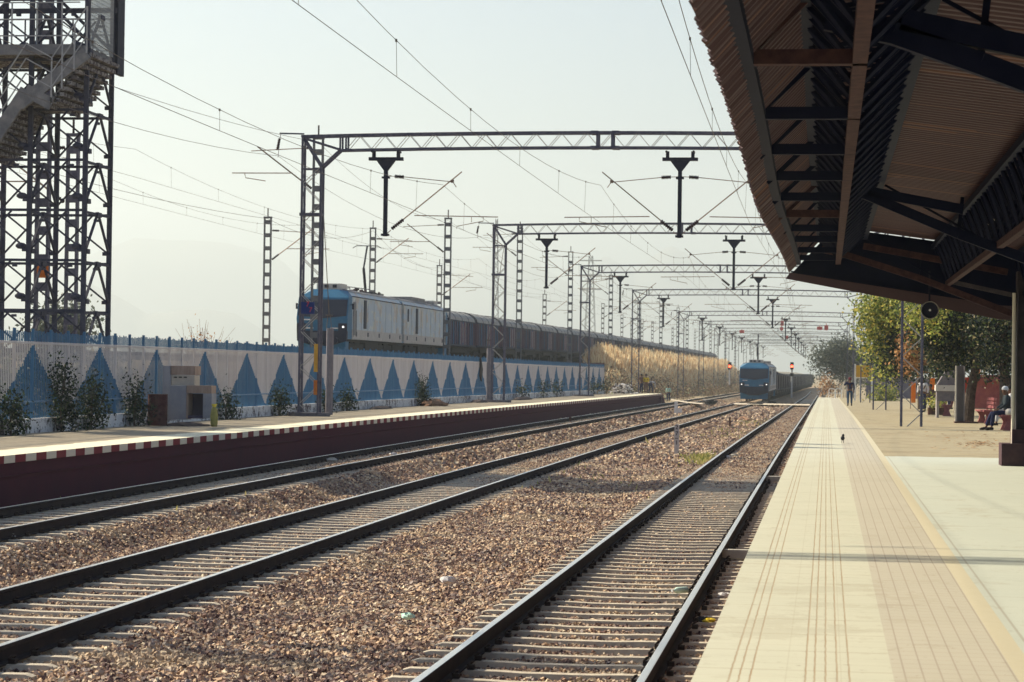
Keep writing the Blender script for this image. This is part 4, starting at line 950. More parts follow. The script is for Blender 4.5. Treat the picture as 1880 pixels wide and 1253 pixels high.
for Y in (43.9, 28.6, 13.4):
    mb = MB(); mb.box((3.5, Y, 2.75), (.025, .34, 3.3)); mb.box((3.95, Y, 2.75), (.025, .34, 3.3)); mb.box((3.72, Y, 2.75), (.44, .03, 3.3))
    mb.bar((3.72, Y, 3.9), (2.3, Y, 4.2), .06, .08); mb.bar((3.72, Y, 3.9), (5.2, Y, 4.3), .06, .08); mb.box((3.72, Y, 4.55), (.3, .3, .5)); mb.build('column', colm, cn)
    mb = MB(); mb.tube([(3.44, Y-.1, 1.15), (3.44, Y-.1, 4.0)], .035, 8); mb.build('column_lit_edge', mat('sunlit_edge_cream', (.72, .66, .55), rough=.5), cn)  # pale tube added in place of the light on the column's left edge
    mb = MB(); mb.box((3.72, Y-.02, 1.0), (1.0, .75, .42)); mb.box((3.72, Y, 1.32), (.6, .5, .3)); mb.build('column_plinth', mat('maroon_plinth', (.05, .028, .04), (.09, .05, .055), scale=4), cn)
mb = MB()
tl = [((1795, 400), (1812, 388)), ((1812, 415), (1832, 398)), ((1790, 438), (1803, 431)), ((1871, 392), (1884, 382)), ((1810, 470), (1822, 462)), ((1787, 488), (1797, 480)), ((1771, 500), (1779, 494)), ((1760, 512), (1765, 505))]
for k, (a, b) in enumerate(tl):
    f = k/8; X = 2.45
    pa, pb = onx(*a, X), onx(*b, X); t = MB(); t.tube([tuple(pa), tuple(pb)], .014, 6); lo = t.build('tube_light', mat('tube_glass', (.75, .66, .5), rough=.4), cn)
hs = thing('horn_speaker', (1.9, 44.3, 3.67), 'round grey horn loudspeaker hanging from the far edge of the canopy', 'loudspeaker')
p = ony(1707, 570, 44.3)
mb = MB(); N_ = 18
rr = [.165, .17, .13, .085, .06, .05]; yyv = [-.10, -.08, .04, .14, .22, .34]
mb.tube([(p[0], p[1]+y_, p[2]) for y_ in yyv], rr, N_, cap=False); mb.tube([(p[0], p[1]+y_, p[2]) for y_ in (.34, .42)], .09, 12)
mb.build('horn', mat('horn_grey', (.42, .38, .32), rough=.5), hs)
mb = MB(); mb.tube([(p[0], p[1]-.05, p[2]), (p[0], p[1]+.1, p[2])], .15, N_); mb.build('throat', darkst, hs)
mb = MB(); mb.tube([(p[0], p[1]-.09, p[2]), (p[0], p[1]-.05, p[2])], .022, 8); mb.build('centre_cap', white_p, hs)
mb = MB(); mb.bar((p[0], p[1]+.2, p[2]+.1), (p[0], p[1]+.2, p[2]+.75), .035, .035); mb.build('hanger', darkst, hs)

# ------------------------------------------------------------------ vegetation
def leaves(r, n, ells, size, flat_=.0):
    E_ = np.array([[*e[0], *e[1]] for e in ells]); vol = E_[:, 3]*E_[:, 4]*E_[:, 5]; idx = r.choice(len(ells), n, p=vol/vol.sum())
    nc = max(20, n//22)                          # leaf clusters, so the crown breaks up
    cid = r.choice(len(ells), nc, p=vol/vol.sum()); d = r.normal(size=(nc, 3)); d /= np.linalg.norm(d, axis=1)[:, None]
    cc = E_[cid, :3]+d*E_[cid, 3:]*(r.random(nc)**.45)[:, None]
    k = r.integers(0, nc, n); P = cc[k]+r.normal(size=(n, 3))*size*2.1
    a = r.normal(size=(n, 3)); a /= np.linalg.norm(a, axis=1)[:, None]; b = np.cross(a, r.normal(size=(n, 3))); b /= np.linalg.norm(b, axis=1)[:, None]
    s = size*(.6+.8*r.random(n))[:, None]
    V = np.stack([P-a*s*.5, P+b*s*.28+a*s*.05, P+a*s*.5, P-b*s*.28+a*s*.05], 1).reshape(-1, 3)
    return V, np.arange(4*n).reshape(-1, 4), cc
GRN = [(0, (.005, .011, .018)), (.45, (.013, .028, .024)), (.68, (.035, .06, .03)), (.84, (.08, .11, .035)), (.95, (.22, .21, .09)), (1, (.45, .38, .26))]
YGR = [(0, (.04, .07, .02)), (.25, (.13, .18, .04)), (.55, (.32, .35, .07)), (.85, (.48, .46, .12)), (1, (.60, .42, .08))]
DRY = [(0, (.10, .05, .02)), (.4, (.32, .15, .05)), (.7, (.45, .24, .10)), (1, (.5, .33, .18))]
HZG = [(0, (.05, .07, .06)), (.5, (.09, .11, .09)), (1, (.15, .16, .12))]
SHR = [(0, (.008, .014, .018)), (.5, (.014, .03, .022)), (.8, (.03, .055, .025)), (1, (.07, .10, .04))]
lf = {k: mat('foliage_'+k, (0, 0, 0), rough=.6, rand=v, spec=.25) for k, v in dict(green=GRN, yellow=YGR, dry=DRY, dusty=HZG, shrub=SHR).items()}
for m_ in lf.values(): translucent(m_, .35)
bark = mat('tree_bark', (.05, .038, .035), (.11, .085, .07), rough=.95, scale=8, bump=.5)
def tree(name, base, path, ells, n, size, kind, label, cat='tree', seed=1, r0=.16, extra=None, limbs=14, group=None):
    root = thing(name, tuple(base), label, cat, group); r = np.random.default_rng(seed)
    V, F, cc = leaves(r, n, ells, size); npmesh('crown', V-np.array(base), F, lf[kind], root)
    if extra:
        for ek, eells, en, es in extra:
            V, F, c2 = leaves(r, en, eells, es); npmesh('crown', V-np.array(base), F, lf[ek], root)
    t = MB(); m = len(path); rr = [r0*(1-.6*i/max(1, m-1)) for i in range(m)]; t.tube(path, rr, 9)
    tip = np.array(path[-1]); mid = np.array(path[-2])
    for j in range(limbs):
        c_ = cc[r.integers(len(cc))]; s0 = mid+(tip-mid)*r.random(); k1 = s0+(c_-s0)*.5+np.array([0, 0, .12*np.linalg.norm(c_-s0)])
        t.tube([tuple(s0), tuple(k1), tuple(c_)], [r0*.35, r0*.2, r0*.06], 5)
    t.build('trunk', bark, root); return root
def el(px, py, Y, rp, ry=None, rz=None, dy=None):      # an ellipsoid of crown seen at a pixel, its radius in pixels
    p = ony(px, py, Y); k = Y/F0; return (tuple(p), (rp*k, (dy or rp)*k, (rz or rp)*k))
PZ = lambda Y: .8+G(0, Y)
bA = ong(1690, 752, .8)
tree('shade_tree', (bA[0], bA[1], PZ(bA[1])), [(bA[0], bA[1], PZ(bA[1])), (bA[0]-.1, bA[1], 2.6), (bA[0]-.6, bA[1], 4.2)],
     [el(1650, 655, 103, 55, rz=40), el(1640, 610, 103, 50), el(1700, 610, 104, 60, rz=60), el(1625, 575, 104, 42), el(1650, 678, 103, 44, rz=18)], 17000, .13, 'green',
     'leafy platform tree with sunlight painted yellow on its outer leaves, left of the others', seed=3, extra=[('yellow', [el(1603, 628, 102, 24, rz=40), el(1612, 575, 102, 38, rz=35), el(1650, 560, 102, 45, rz=25), el(1622, 682, 101, 24, rz=9)], 4600, .15), ('dry', [el(1672, 650, 100, 10, rz=32), el(1683, 638, 100, 13, rz=28)], 1200, .16)])  # yellow clusters put the sunlit left and top of the crown into leaf colour
tree('shade_tree', (5.15, 86.5, PZ(86)), [(5.15, 86.5, PZ(86)-.1), (5.25, 86.4, 1.8), (5.45, 86.3, 2.9), (5.2, 86, 4.2)],
     [el(1760, 620, 87, 75, rz=50), el(1720, 590, 87, 62), el(1790, 570, 87, 70), el(1800, 650, 88, 62, rz=34), el(1745, 660, 87, 40, rz=20)], 20000, .125, 'green',
     'dark leafy tree with upright trunk beside the tall grey column', seed=5, r0=.24, extra=[('yellow', [el(1700, 570, 85, 40), el(1745, 662, 84, 10), el(1660, 585, 85, 32), el(1720, 600, 84, 28)], 1100, .14)])  # yellow clusters here also paint light on the crown's sun side
tree('shade_tree', (6.9, 84, PZ(84)), [(6.9, 84, PZ(84)-.1), (6.7, 84, 1.7), (6.2, 84, 2.7), (5.9, 84, 4.2)],
     [el(1850, 600, 84, 75), el(1880, 640, 85, 60), el(1830, 660, 84, 48, rz=32), el(1900, 690, 86, 50, rz=40), el(1910, 590, 85, 80)], 19000, .12, 'green',
     'dark tree with trunk leaning left above the seated man', seed=8, r0=.25)
tree('shade_tree', (9, 120, PZ(120)), [(9, 120, .3), (8.9, 120, 3), (8.8, 120, 5)], [el(1800, 600, 120, 70), el(1860, 620, 120, 70), el(1720, 620, 122, 60)], 7000, .2, 'green', 'background tree closing the view behind the benches', seed=9, r0=.25)
tree('shade_tree', (6.8, 140, PZ(140)), [(6.8, 140, .1), (6.7, 140, 2.5), (6.5, 140, 4)], [el(1690, 640, 140, 50), el(1730, 660, 140, 45), el(1650, 630, 140, 40)], 5000, .2, 'green', 'dark tree in the background right of the yellow board', seed=19, r0=.2)
# hazy trees beyond the platform end
tree('acacia_tree', (5.0, 300, -.4), [(6.4, 300, -1), (5.2, 300, 2), (3.6, 300, 4.5), (2.5, 300, 6)], [el(1530, 650, 300, 30, rz=14), el(1515, 668, 300, 24, rz=10), el(1552, 642, 300, 26, rz=14), el(1500, 657, 300, 14, rz=7), el(1548, 672, 300, 30, rz=22), el(1570, 660, 300, 22, rz=20), el(1510, 690, 300, 14, rz=8)], 9000, .32, 'dusty', 'spreading grey-green acacia in the haze beyond the platform end', seed=12, r0=.3, limbs=30)
tree('acacia_tree', (9, 330, -1), [(9, 330, -1), (9, 330, 3), (8.6, 330, 5)], [el(1600, 665, 330, 30), el(1630, 680, 330, 34, rz=24), el(1585, 690, 330, 26, rz=20)], 6000, .35, 'dusty', 'second hazy tree right behind the acacia', seed=13, r0=.3)
tree('bush', (1.2, 250, -.3), [(1.2, 250, -.5), (1.3, 250, .5), (1.4, 250, 1.4)], [el(1516, 706, 250, 6, rz=13), el(1524, 716, 250, 7, rz=5)], 700, .2, 'dry', 'dry orange-brown bush at the end of the platform', 'bush', seed=14, r0=.05)
tree('bush', (4.6, 185, .0), [(4.6, 185, 0), (4.6, 185, .4), (4.7, 185, .8)], [el(1625, 728, 185, 20, rz=9), el(1612, 732, 185, 12, rz=6)], 1600, .2, 'yellow', 'low yellow-green bush in front of the grey wall', 'bush', seed=15, r0=.04)
p = ony(115, 600, 150); tree('tree', (p[0], 150, 1.5), [(p[0], 150, 1.5), (p[0], 150, 3), (p[0], 150, 4)], [el(118, 598, 150, 42, rz=26), el(85, 612, 150, 30, rz=16)], 3600, .3, 'dusty', 'grey-green tree seen through the foot of the stair tower', seed=16)
# shrubs at the fence
for k, (px, pt, pb, w, lab) in enumerate(((112, 662, 762, 22, 'tall dark green shrub at the fence, leftmost big one'), (168, 685, 745, 22, 'dark green shrub against the second blue triangle'), (247, 690, 756, 13, 'narrow green shrub left of the rusty barrel'), (20, 715, 766, 13, 'dark shrub at the left edge of the photo'), (415, 718, 735, 9, 'small shrub right of the yellow sack'), (513, 712, 735, 9, 'green shrub left of the nearest portal mast'), (637, 716, 735, 6, 'small leafy plant right of the anchor post'), (775, 690, 725, 9, 'thin plant against the eighth blue triangle'), (597, 716, 735, 8, 'green plant behind the nearest portal mast'))):
    p = onx(px, pb, XF+.35); Y = p[1]; t = onx(px, pt, XF+.35); hh = t[2]-fg(Y); b0 = (XF+.35, Y, fg(Y))
    k_ = Y/F0; wr_ = w*k_
    tree('shrub', b0, [b0, (b0[0], Y, fg(Y)+hh*.4), (b0[0]+.05, Y+.1, fg(Y)+hh*.8)], [((b0[0], Y, fg(Y)+hh*.6), (.06, wr_*.9, hh*.4)), ((b0[0]+.05, Y+.2, fg(Y)+hh*.25), (.08, wr_*1.2, hh*.24))], int(500+2600*hh*wr_), .085, 'shrub', lab, 'shrub', seed=30+k, r0=.03, limbs=8, group='shrubs along the painted fence')
hb = [((-20.6-R_.random()*.9, 47+k*1.15, fg(55)+.7+.5*R_.random()), (.5, .9, .75+.35*R_.random())) for k in range(19)]
V, F, cc = leaves(np.random.default_rng(91), 9000, hb, .13); tag(npmesh('undergrowth', V, F, lf['green']), 'dense green scrub showing through the pickets behind the near end of the fence', 'undergrowth', kind='stuff')
# bare reddish bush behind the fence
p = onx(370, 612, -19.4); root = thing('bare_bush', (p[0], p[1], fg(p[1])), 'leafless reddish bush poking above the fence top', 'bush'); mb = MB(); r = random.Random(4)
for k in range(46):
    a = [p[0]+r.uniform(-.1, .1), p[1]+r.uniform(-.5, .5), fg(p[1])]; pts = [tuple(a)]; d = [r.uniform(-.12, .12), r.uniform(-.35, .45), r.uniform(.5, .75)]
    for j in range(5): a = [a[i]+d[i]*(.9+.2*r.random()) for i in range(3)]; d = [d[0]+r.uniform(-.08, .08), d[1]+r.uniform(-.2, .2), d[2]*.9]; pts.append(tuple(a))
    mb.tube(pts, [.014, .011, .009, .007, .005, .004], 4)
mb.build('branches', mat('twig_red', (.22, .10, .07), (.3, .18, .13), scale=5), root)
V, F, cc = leaves(np.random.default_rng(5), 170, [((p[0], p[1], fg(p[1])+2.4), (.2, .9, .6))], .07); npmesh('dry_leaves', V-np.array([p[0], p[1], fg(p[1])]), F, lf['dry'], root)
# golden grass on the bank
def blades(n, X, Y, Z, Hh, wd_, seed, lean=.35):
    r = np.random.default_rng(seed); a = r.random(n)*2*np.pi; l = r.normal(size=(n, 2))*lean
    dx = np.stack([np.cos(a), np.sin(a)*.4, np.zeros(n)], 1)*wd_/2; P = np.stack([X, Y, Z], 1); T = P+np.stack([l[:, 0]*Hh*.5, l[:, 1]*Hh*.5, Hh], 1); Mx = P+(T-P)*.6+np.array([0, 0, .0])
    V = np.stack([P-dx, P+dx, Mx-dx*1.3, Mx+dx*1.3, T-dx*.3, T+dx*.3], 1).reshape(-1, 3); k = 6*np.arange(n)
    F = np.concatenate([np.stack([k, k+1, k+3, k+2], 1), np.stack([k+2, k+3, k+5, k+4], 1)])
    return V, F
gold = translucent(mat('golden_grass', (0, 0, 0), rough=.8, rand=[(0, (.42, .22, .10)), (.25, (.66, .42, .22)), (.55, (.82, .62, .36)), (.8, (.88, .74, .48)), (1, (.90, .82, .60))], spec=.2), .6)
n = 90000; r = np.random.default_rng(21)
yy3 = 200+420*r.random(n)**1.25; xx3 = -19.2-8.3*r.random(n)**.8
clump = np.sin(xx3*2.1+yy3*.9)+np.sin(yy3*.37+xx3)+.6*np.sin(yy3*1.9)
keep = (clump > -1.1+r.normal(size=n)*.5) & ~((yy3 < 262) & (xx3 < -22.8)) & ~((yy3 < 225) & (xx3 < -20.8)); xx3 = xx3[keep]; yy3 = yy3[keep]; n = len(xx3)
zz3 = np.array([terrain(a, b) for a, b in zip(xx3, yy3)]); up_ = np.clip((-20.5-xx3)/4.5, .0, 1)
hh3 = (.5+1.75*up_*(.8+.25*np.sin(yy3*.21)+.15*np.sin(yy3*.83)))*(.65+.55*r.random(n))
V, F = blades(n, xx3, yy3, zz3-.05, hh3, .045+.03*r.random(n)[:, None]+(yy3[:, None]/6000), 22, .22)
tag(npmesh('golden_grass', V, F, gold), 'tall dry golden grass covering the railway bank', 'grass', kind='stuff')
ug = mat('undergrowth_leaf', (0, 0, 0), rough=.8, rand=[(0, (.07, .05, .045)), (.4, (.17, .12, .08)), (.75, (.32, .20, .13)), (.9, (.18, .20, .10)), (1, (.38, .40, .24))], spec=.2)
cl = []
for k in range(230):
    Y = 182+360*R_.random()**1.3; X = (-15.3 if Y > 250 else -17.8)-R_.uniform(0, 7.2 if Y > 250 else 5); z = terrain(X, Y); s = R_.uniform(.5, 1.25); cl.append(((X, Y, z+s*.45), (s*1.1, s*2.2, s*.8)))
V, F, cc = leaves(np.random.default_rng(23), 42000, cl, .2); tag(npmesh('undergrowth', V, F, ug), 'brown and green scrub along the foot of the bank', 'undergrowth', kind='stuff')

# weeds between the tracks
wx = []; wy = []
for px, py, rx, ry, n in ((1290, 850, 26, 7, 500), (1375, 778, 22, 7, 260), (1240, 765, 60, 8, 160), (1330, 800, 40, 12, 120), (1150, 800, 120, 20, 130), (1000, 880, 200, 30, 90), (300, 930, 260, 30, 60)):
    for k in range(n):
        q = ong(R_.gauss(px, rx*.6), R_.gauss(py, ry*.6), -.25)
        if min(abs(q[0]-XT1), abs(q[0]-XT2), abs(q[0]-XT3)) > 1.15: wx.append(q[0]); wy.append(q[1])
wx = np.array(wx); wy = np.array(wy); n = len(wx); r = np.random.default_rng(77)
V, F = blades(n, wx, wy, np.array([zb(a, b) for a, b in zip(wx, wy)]), .06+.14*r.random(n), .02+.02*r.random((n, 1)), 78, .9)
tag(npmesh('weeds', V, F, translucent(mat('weed_leaf', (0, 0, 0), rough=.8, rand=[(0, (.12, .16, .04)), (.5, (.34, .34, .10)), (1, (.55, .45, .2))]), .4)), 'thin yellow-green weeds between the tracks', 'weeds', kind='stuff')

# ------------------------------------------------------------------ people
def skinned(name, J, E, rad, m_, parent, root=0, sub=2):
    me = bpy.data.meshes.new(name); me.from_pydata([tuple(p) for p in J], E, []); o = bpy.data.objects.new(name, me); COL.objects.link(o)
    md = o.modifiers.new('k', 'SKIN'); md.use_smooth_shade = True; sv = me.skin_vertices[0].data
    for i, r in enumerate(rad): sv[i].radius = (r, r) if not isinstance(r, tuple) else r; sv[i].use_root = (i == root)
    o.modifiers.new('s', 'SUBSURF').levels = sub
    dg = bpy.context.evaluated_depsgraph_get(); me2 = bpy.data.meshes.new_from_object(o.evaluated_get(dg)); bpy.data.objects.remove(o)
    me2.materials.clear(); me2.materials.append(m_); o = bpy.data.objects.new(name, me2); COL.objects.link(o); o.parent = parent; return o
skinm = mat('skin_brown', (.13, .07, .045), (.17, .09, .06), rough=.6, scale=10); hairm = mat('hair_black', (.01, .01, .012), rough=.7); shoem = mat('shoe_dark', (.02, .015, .015), rough=.5)
def person(loc, rz, P, shirt, trous, label, hair=hairm, long_sleeve=True, trous_len=1., hat=None):
    # P: joints in metres, figure facing +y, z up from the ground
    root = thing('person', loc, label, 'person'); root.rotation_euler = (0, 0, rz)
    V3 = lambda k: Vector(P[k])
    names = ['pelvis', 'belly', 'chest', 'neck', 'chin', 'head']; J = [V3(k) for k in names]; E = [(i, i+1) for i in range(5)]; rad = [.125, .115, .135, .052, .075, .092]
    hd = (V3('head')-V3('neck')).normalized(); fw = Vector(P.get('face', (0, 1, 0))).normalized(); sd = hd.cross(fw).normalized()
    def addc(par, pts, rr):
        k = par
        for p, r in zip(pts, rr): J.append(Vector(p)); rad.append(r); E.append((k, len(J)-1)); k = len(J)-1
        return k
    addc(5, [V3('head')+hd*.075], [.055]); addc(4, [V3('chin')+fw*.085+hd*.02], [.02]); addc(5, [V3('head')-hd*.03+fw*.105], [.012])   # crown, chin, nose
    for s in (-1, 1): addc(5, [V3('head')-hd*.02+sd*s*.088], [.016])
    for s, q in ((1, 'l'), (-1, 'r')):
        sh, el_, wr_ = V3('sh'+q), V3('el'+q), V3('wr'+q); w = addc(2, [sh, sh.lerp(el_, .5), el_, el_.lerp(wr_, .4), wr_], [.058, .046, .036, .036, .025])
        d = (wr_-el_).normalized(); x = d.cross(Vector((0, 1, .3))).normalized(); y = x.cross(d).normalized(); pc = wr_+d*.055; pk = addc(w, [pc], [.028])
        for i in range(4):       # four fingers and a thumb, slightly curled
            f0 = pc+d*.035+x*(i-1.5)*.019; L_ = (.036, .042, .038, .030)[i]; addc(pk, [f0, f0+d*L_+y*.008, f0+d*(L_*1.6)+y*.028], [.009, .0085, .007])
        addc(pk, [pc+x*.035, pc+x*.052+d*.03+y*.01], [.0095, .008])
        hp, kn, an, toe = V3('hip'+q), V3('kn'+q), V3('an'+q), V3('toe'+q); addc(0, [hp, hp.lerp(kn, .5), kn, kn.lerp(an, .35), an, toe], [.085, .075, .054, .055, .036, .034])
    skinned('body', J, E, rad, skinm, root)
    J = [V3('belly').lerp(V3('pelvis'), .7), V3('belly'), V3('chest'), V3('neck').lerp(V3('chest'), .35)]; E = [(0, 1), (1, 2), (2, 3)]; rad = [(.165, .125), (.155, .12), (.17, .125), .075]
    for q in 'lr':
        sh, el_, wr_ = V3('sh'+q), V3('el'+q), V3('wr'+q); addc(2, [sh, sh.lerp(el_, .5), el_]+([el_.lerp(wr_, .85)] if long_sleeve else []), [.078, .066, .056]+([.045] if long_sleeve else []))
    skinned('shirt', J, E, rad, shirt, root)
    J = [V3('pelvis').lerp(V3('belly'), .25), V3('pelvis')]; E = [(0, 1)]; rad = [(.15, .115), (.155, .12)]
    for q in 'lr':
        hp, kn, an = V3('hip'+q), V3('kn'+q), V3('an'+q); addc(1, [hp, hp.lerp(kn, .5), kn]+([kn.lerp(an, .5), kn.lerp(an, .92*trous_len)] if trous_len > .3 else []), [.102, .09, .074]+([.066, .06] if trous_len > .3 else []))
    skinned('trousers', J, E, rad, trous, root)
    h = MB(); c = V3('head')+hd*.035-fw*.018; h.blob(c, (.098, .108, .098), nu=12, nv=8, jit=.03); h.build('hair', hat or hair, root, off=(0, 0, 0), smooth=True)
    for q in 'lr':
        s = MB(); a, t = V3('an'+q), V3('toe'+q); d = (t-a); d.z = 0; d = d.normalized() if d.length > .01 else Vector((0, 1, 0))
        s.tube([a-d*.06-Vector((0, 0, .035)), a+d*.05-Vector((0, 0, .03)), t+Vector((0, 0, .0)), t+d*.05-Vector((0, 0, .008))], [.042, .048, .042, .02], 8); s.build('shoe', shoem, root, off=(0, 0, 0), smooth=True)
    return root
def stand(step=.0, arms=None, lean=0.):
    P = dict(pelvis=(0, 0, .92), belly=(0, .01, 1.06), chest=(0, .02+lean, 1.27), neck=(0, .03+lean*1.3, 1.47), chin=(0, .05+lean*1.5, 1.53), head=(0, .05+lean*1.6, 1.60))
    for s, q in ((-1, 'l'), (1, 'r')):
        st = step*(1 if q == 'l' else -1)
        P['sh'+q] = (s*.19, .02+lean, 1.40); P['el'+q] = (s*.25, -.03-st*.5, 1.13); P['wr'+q] = (s*.25, .06-st*.9, .90)
        P['hip'+q] = (s*.095, 0, .90); P['kn'+q] = (s*.10, .05+st*.55, .49); P['an'+q] = (s*.105, st, .085+max(0, -st)*.15); P['toe'+q] = (s*.115, st+.15, .035)
    if arms: P.update(arms)
    return P
def bent(drop=.25):
    P = stand(); P.update(pelvis=(0, -.12, .86), belly=(0, .02, .98), chest=(0, .24, 1.02), neck=(0, .43, 1.0), chin=(0, .50, .96), head=(0, .56, .95), face=(0, .3, -1))
    for s, q in ((-1, 'l'), (1, 'r')):
        P['hip'+q] = (s*.1, -.12, .84); P['kn'+q] = (s*.15, .05, .46); P['an'+q] = (s*.2, -.03, .085); P['toe'+q] = (s*.22, .12, .035)
        P['sh'+q] = (s*.18, .33, 1.0); P['el'+q] = (s*.2, .38, .72); P['wr'+q] = (s*.14, .45, .48)
    return P
navy = mat('cloth_navy', (.012, .016, .05), (.02, .025, .07), rough=.9, scale=12); jean = mat('cloth_denim', (.015, .045, .10), (.03, .07, .14), rough=.9, scale=12); yelc = mat('cloth_yellow', (.60, .45, .04), (.5, .36, .03), rough=.9, scale=8)
mint = mat('cloth_mint', (.45, .66, .56), (.5, .7, .62), rough=.9, scale=8); whc = mat('cloth_white', (.62, .60, .60), (.55, .52, .52), rough=.9, scale=8); gryc = mat('cloth_grey', (.33, .33, .36), (.4, .4, .42), rough=.9, scale=8); brnc = mat('cloth_brown', (.09, .05, .05), (.13, .07, .06), rough=.9, scale=8); mar = mat('cap_maroon', (.13, .02, .04), rough=.8)
p = ong(1560, 745.5, .8)
person((p[0], p[1], PZ(p[1])), 0.05, stand(.05, {'ell': (-.33, .02, 1.22), 'wrl': (-.2, .12, 1.38)}), navy, jean, 'man in dark navy jacket and jeans walking away along the platform', hat=mar)
gp = lambda px, py: (lambda q: (q[0], q[1], .8+G(-16, q[1])))(ong(px, py, .8))
def at_left(px, py, h=.8):
    Y = 120.
    for _ in range(40): q = onz(px, py, h+G(-16, Y)); Y = .5*Y+.5*q[1]
    return (q[0], q[1], h+G(-16, Y))
a_ = at_left(1185, 721.5); GY = min(a_[1], LEND-1.5)
def lp(px):
    q = ony(px, 720, GY); return (q[0], GY, .8+G(-16, GY))
person(lp(1186), .1, stand(.02, {'ell': (-.24, .1, 1.15), 'wrl': (-.12, .25, 1.0), 'elr': (.24, .1, 1.15), 'wrr': (.12, .25, 1.0)}), yelc, brnc, 'man in yellow shirt standing at the far end of the red-edged platform')
person(lp(1195), -.5, bent(), gryc, navy, 'man in grey shirt bending down beside the man in yellow')
person(lp(1178), .9, stand(.03, {'ell': (-.26, .15, 1.18)}), brnc, navy, 'dark figure partly hidden left of the man in yellow')
b_l = at_left(1227, 737.5, -.3); 
person((b_l[0], b_l[1], max(b_l[2], terrain(b_l[0], b_l[1]))), .25, stand(.06), mint, navy, 'person in mint shirt stepping onto the tracks at the platform end')
# seated man and standing man at the benches
redc0 = mat('cloth_brick', (.30, .06, .05), (.24, .05, .04), rough=.9, scale=8)
def sit():
    P = dict(pelvis=(0, 0, .55), belly=(0, .02, .70), chest=(0, .03, .93), neck=(0, .06, 1.12), chin=(0, .09, 1.18), head=(0, .09, 1.25))
    for s, q in ((-1, 'l'), (1, 'r')):
        P['hip'+q] = (s*.1, .02, .53); P['kn'+q] = (s*.13, .46, .54); P['an'+q] = (s*.12, .52+.12*(s > 0), .085); P['toe'+q] = (s*.13, .67+.12*(s > 0), .035)
        P['sh'+q] = (s*.19, .03, 1.05); P['el'+q] = (s*.23, .1, .80); P['wr'+q] = (s*.14, .34, .64)
    return P
bs = ong(1812, 790, .8); SX, SY = bs[0]+.62, bs[1]
person((SX, SY, PZ(SY)), math.pi/2+.15, sit(), mat('cloth_black', (.02, .03, .035), (.03, .04, .05), rough=.9, scale=10), navy, 'elderly man in dark jacket sitting on the maroon bench, facing the tracks', hat=mat('hair_white', (.5, .52, .55), rough=.8))
q = ong(1694, 757, .8); person((q[0], q[1], PZ(q[1])), math.pi*.85, stand(.05), whc, navy, 'man in white shirt standing under the trees behind the lattice mast')
q = ong(1868, 790, .8); person((q[0]+.3, q[1]+6, PZ(q[1])), math.pi/2-.1, sit(), whc, gryc, 'person in white sitting beyond the elderly man, half behind the canopy column')
q = ong(1745, 752, .8); person((q[0], q[1], PZ(q[1])), 1.2, stand(.04), redc0, navy, 'person in red shirt standing in the shade right of the water stand')
q = ong(1712, 756, .8); person((q[0], q[1]+2, PZ(q[1])), math.pi*.9, sit(), brnc, navy, 'dark seated figure further back, right of the man in white')

# ------------------------------------------------------------------ platform furniture
marn = mat('bench_maroon', (.20, .06, .07), (.30, .11, .11), rough=.8, scale=5)
def bench(X, Y, rz, label, L=1.5, back=True):
    root = thing('bench', (X, Y, PZ(Y)), label, 'bench', 'maroon concrete benches'); root.rotation_euler = (0, 0, rz)
    z = 0; s = MB(); s.box((0, 0, .46), (L, .42, .06)); s.build('seat', marn, root, off=(0, 0, 0))
    for sx in (-L*.38, L*.38):
        g = MB(); g.prism([(-.17, 0), (.17, 0), (.12, .12), (.08, .25), (.13, .36), (.2, .43), (-.2, .43), (-.13, .36), (-.08, .25), (-.12, .12)], 'x', sx-.05, sx+.05); g.build('leg', marn, root, off=(0, 0, 0))
    if back:
        b = MB()
        for zz_ in (.60, .74, .88): b.box((0, -.23-.05*(zz_-.6), zz_), (L, .04, .10))
        for sx in (-L*.42, 0, L*.42): b.bar((sx, -.19, .45), (sx, -.27, .96), .06, .05)
        b.build('backrest', marn, root, off=(0, 0, 0))
    return root
bench(SX, SY+.1, math.pi/2, 'maroon bench carrying the seated man')
q = ong(1850, 805, .8); bench(q[0]+.35, q[1], math.pi/2, 'maroon backless bench half hidden by the canopy column', back=False)
q = ong(1800, 778, .8); bench(q[0]+.2, q[1]+.5, math.pi/2+.1, 'maroon bench just right of the upright tree trunk', L=1.9)
q = ong(1722, 756, .8); bench(q[0]+.2, q[1], math.pi/2, 'maroon bench behind the water stand in the shade')
q = ong(1745, 766, .8); bench(q[0], q[1]+3, math.pi/2, 'short maroon bench between water stand and grey column', L=1.)
# white cloth bundle on the bench
mb = MB(); mb.blob((SX+.02, SY-.55, PZ(SY)+.57), (.14, .2, .11), jit=.12); tag(mb.build('bag', mat('bag_beige', (.5, .45, .4), (.6, .55, .48), scale=6), smooth=True), 'beige cloth bundle on the bench beside the seated man', 'bag')
# grey steel column and water stand
q = ong(1757, 777, .8); X, Y = q[0], q[1]; zt_ = ony(1757, 672, Y)[2]; cl_ = thing('lamp_column', (X, Y, PZ(Y)), 'tall grey steel column with a sunlit left edge in front of the trees', 'column')
mb = MB(); mb.box((X-.02, Y, (PZ(Y)+2.8)/2), (.04, .34, 2.8-PZ(Y))); mb.box((X+.11, Y+.1, (PZ(Y)+2.8)/2), (.24, .04, 2.8-PZ(Y))); mb.box((X+.24, Y, (PZ(Y)+2.8)/2), (.04, .30, 2.8-PZ(Y))); mb.build('shaft', mat('shaft_grey', (.16, .145, .155), (.22, .20, .20), rough=.7, scale=3), cl_); mb = MB(); mb.box((X-.06, Y-.1, (PZ(Y)+2.8)/2), (.05, .1, 2.8-PZ(Y))); mb.build('sunlit_edge_strip', MATS['sunlit_edge_cream'], cl_)  # the cream strip paints sunlight on the column's left edge
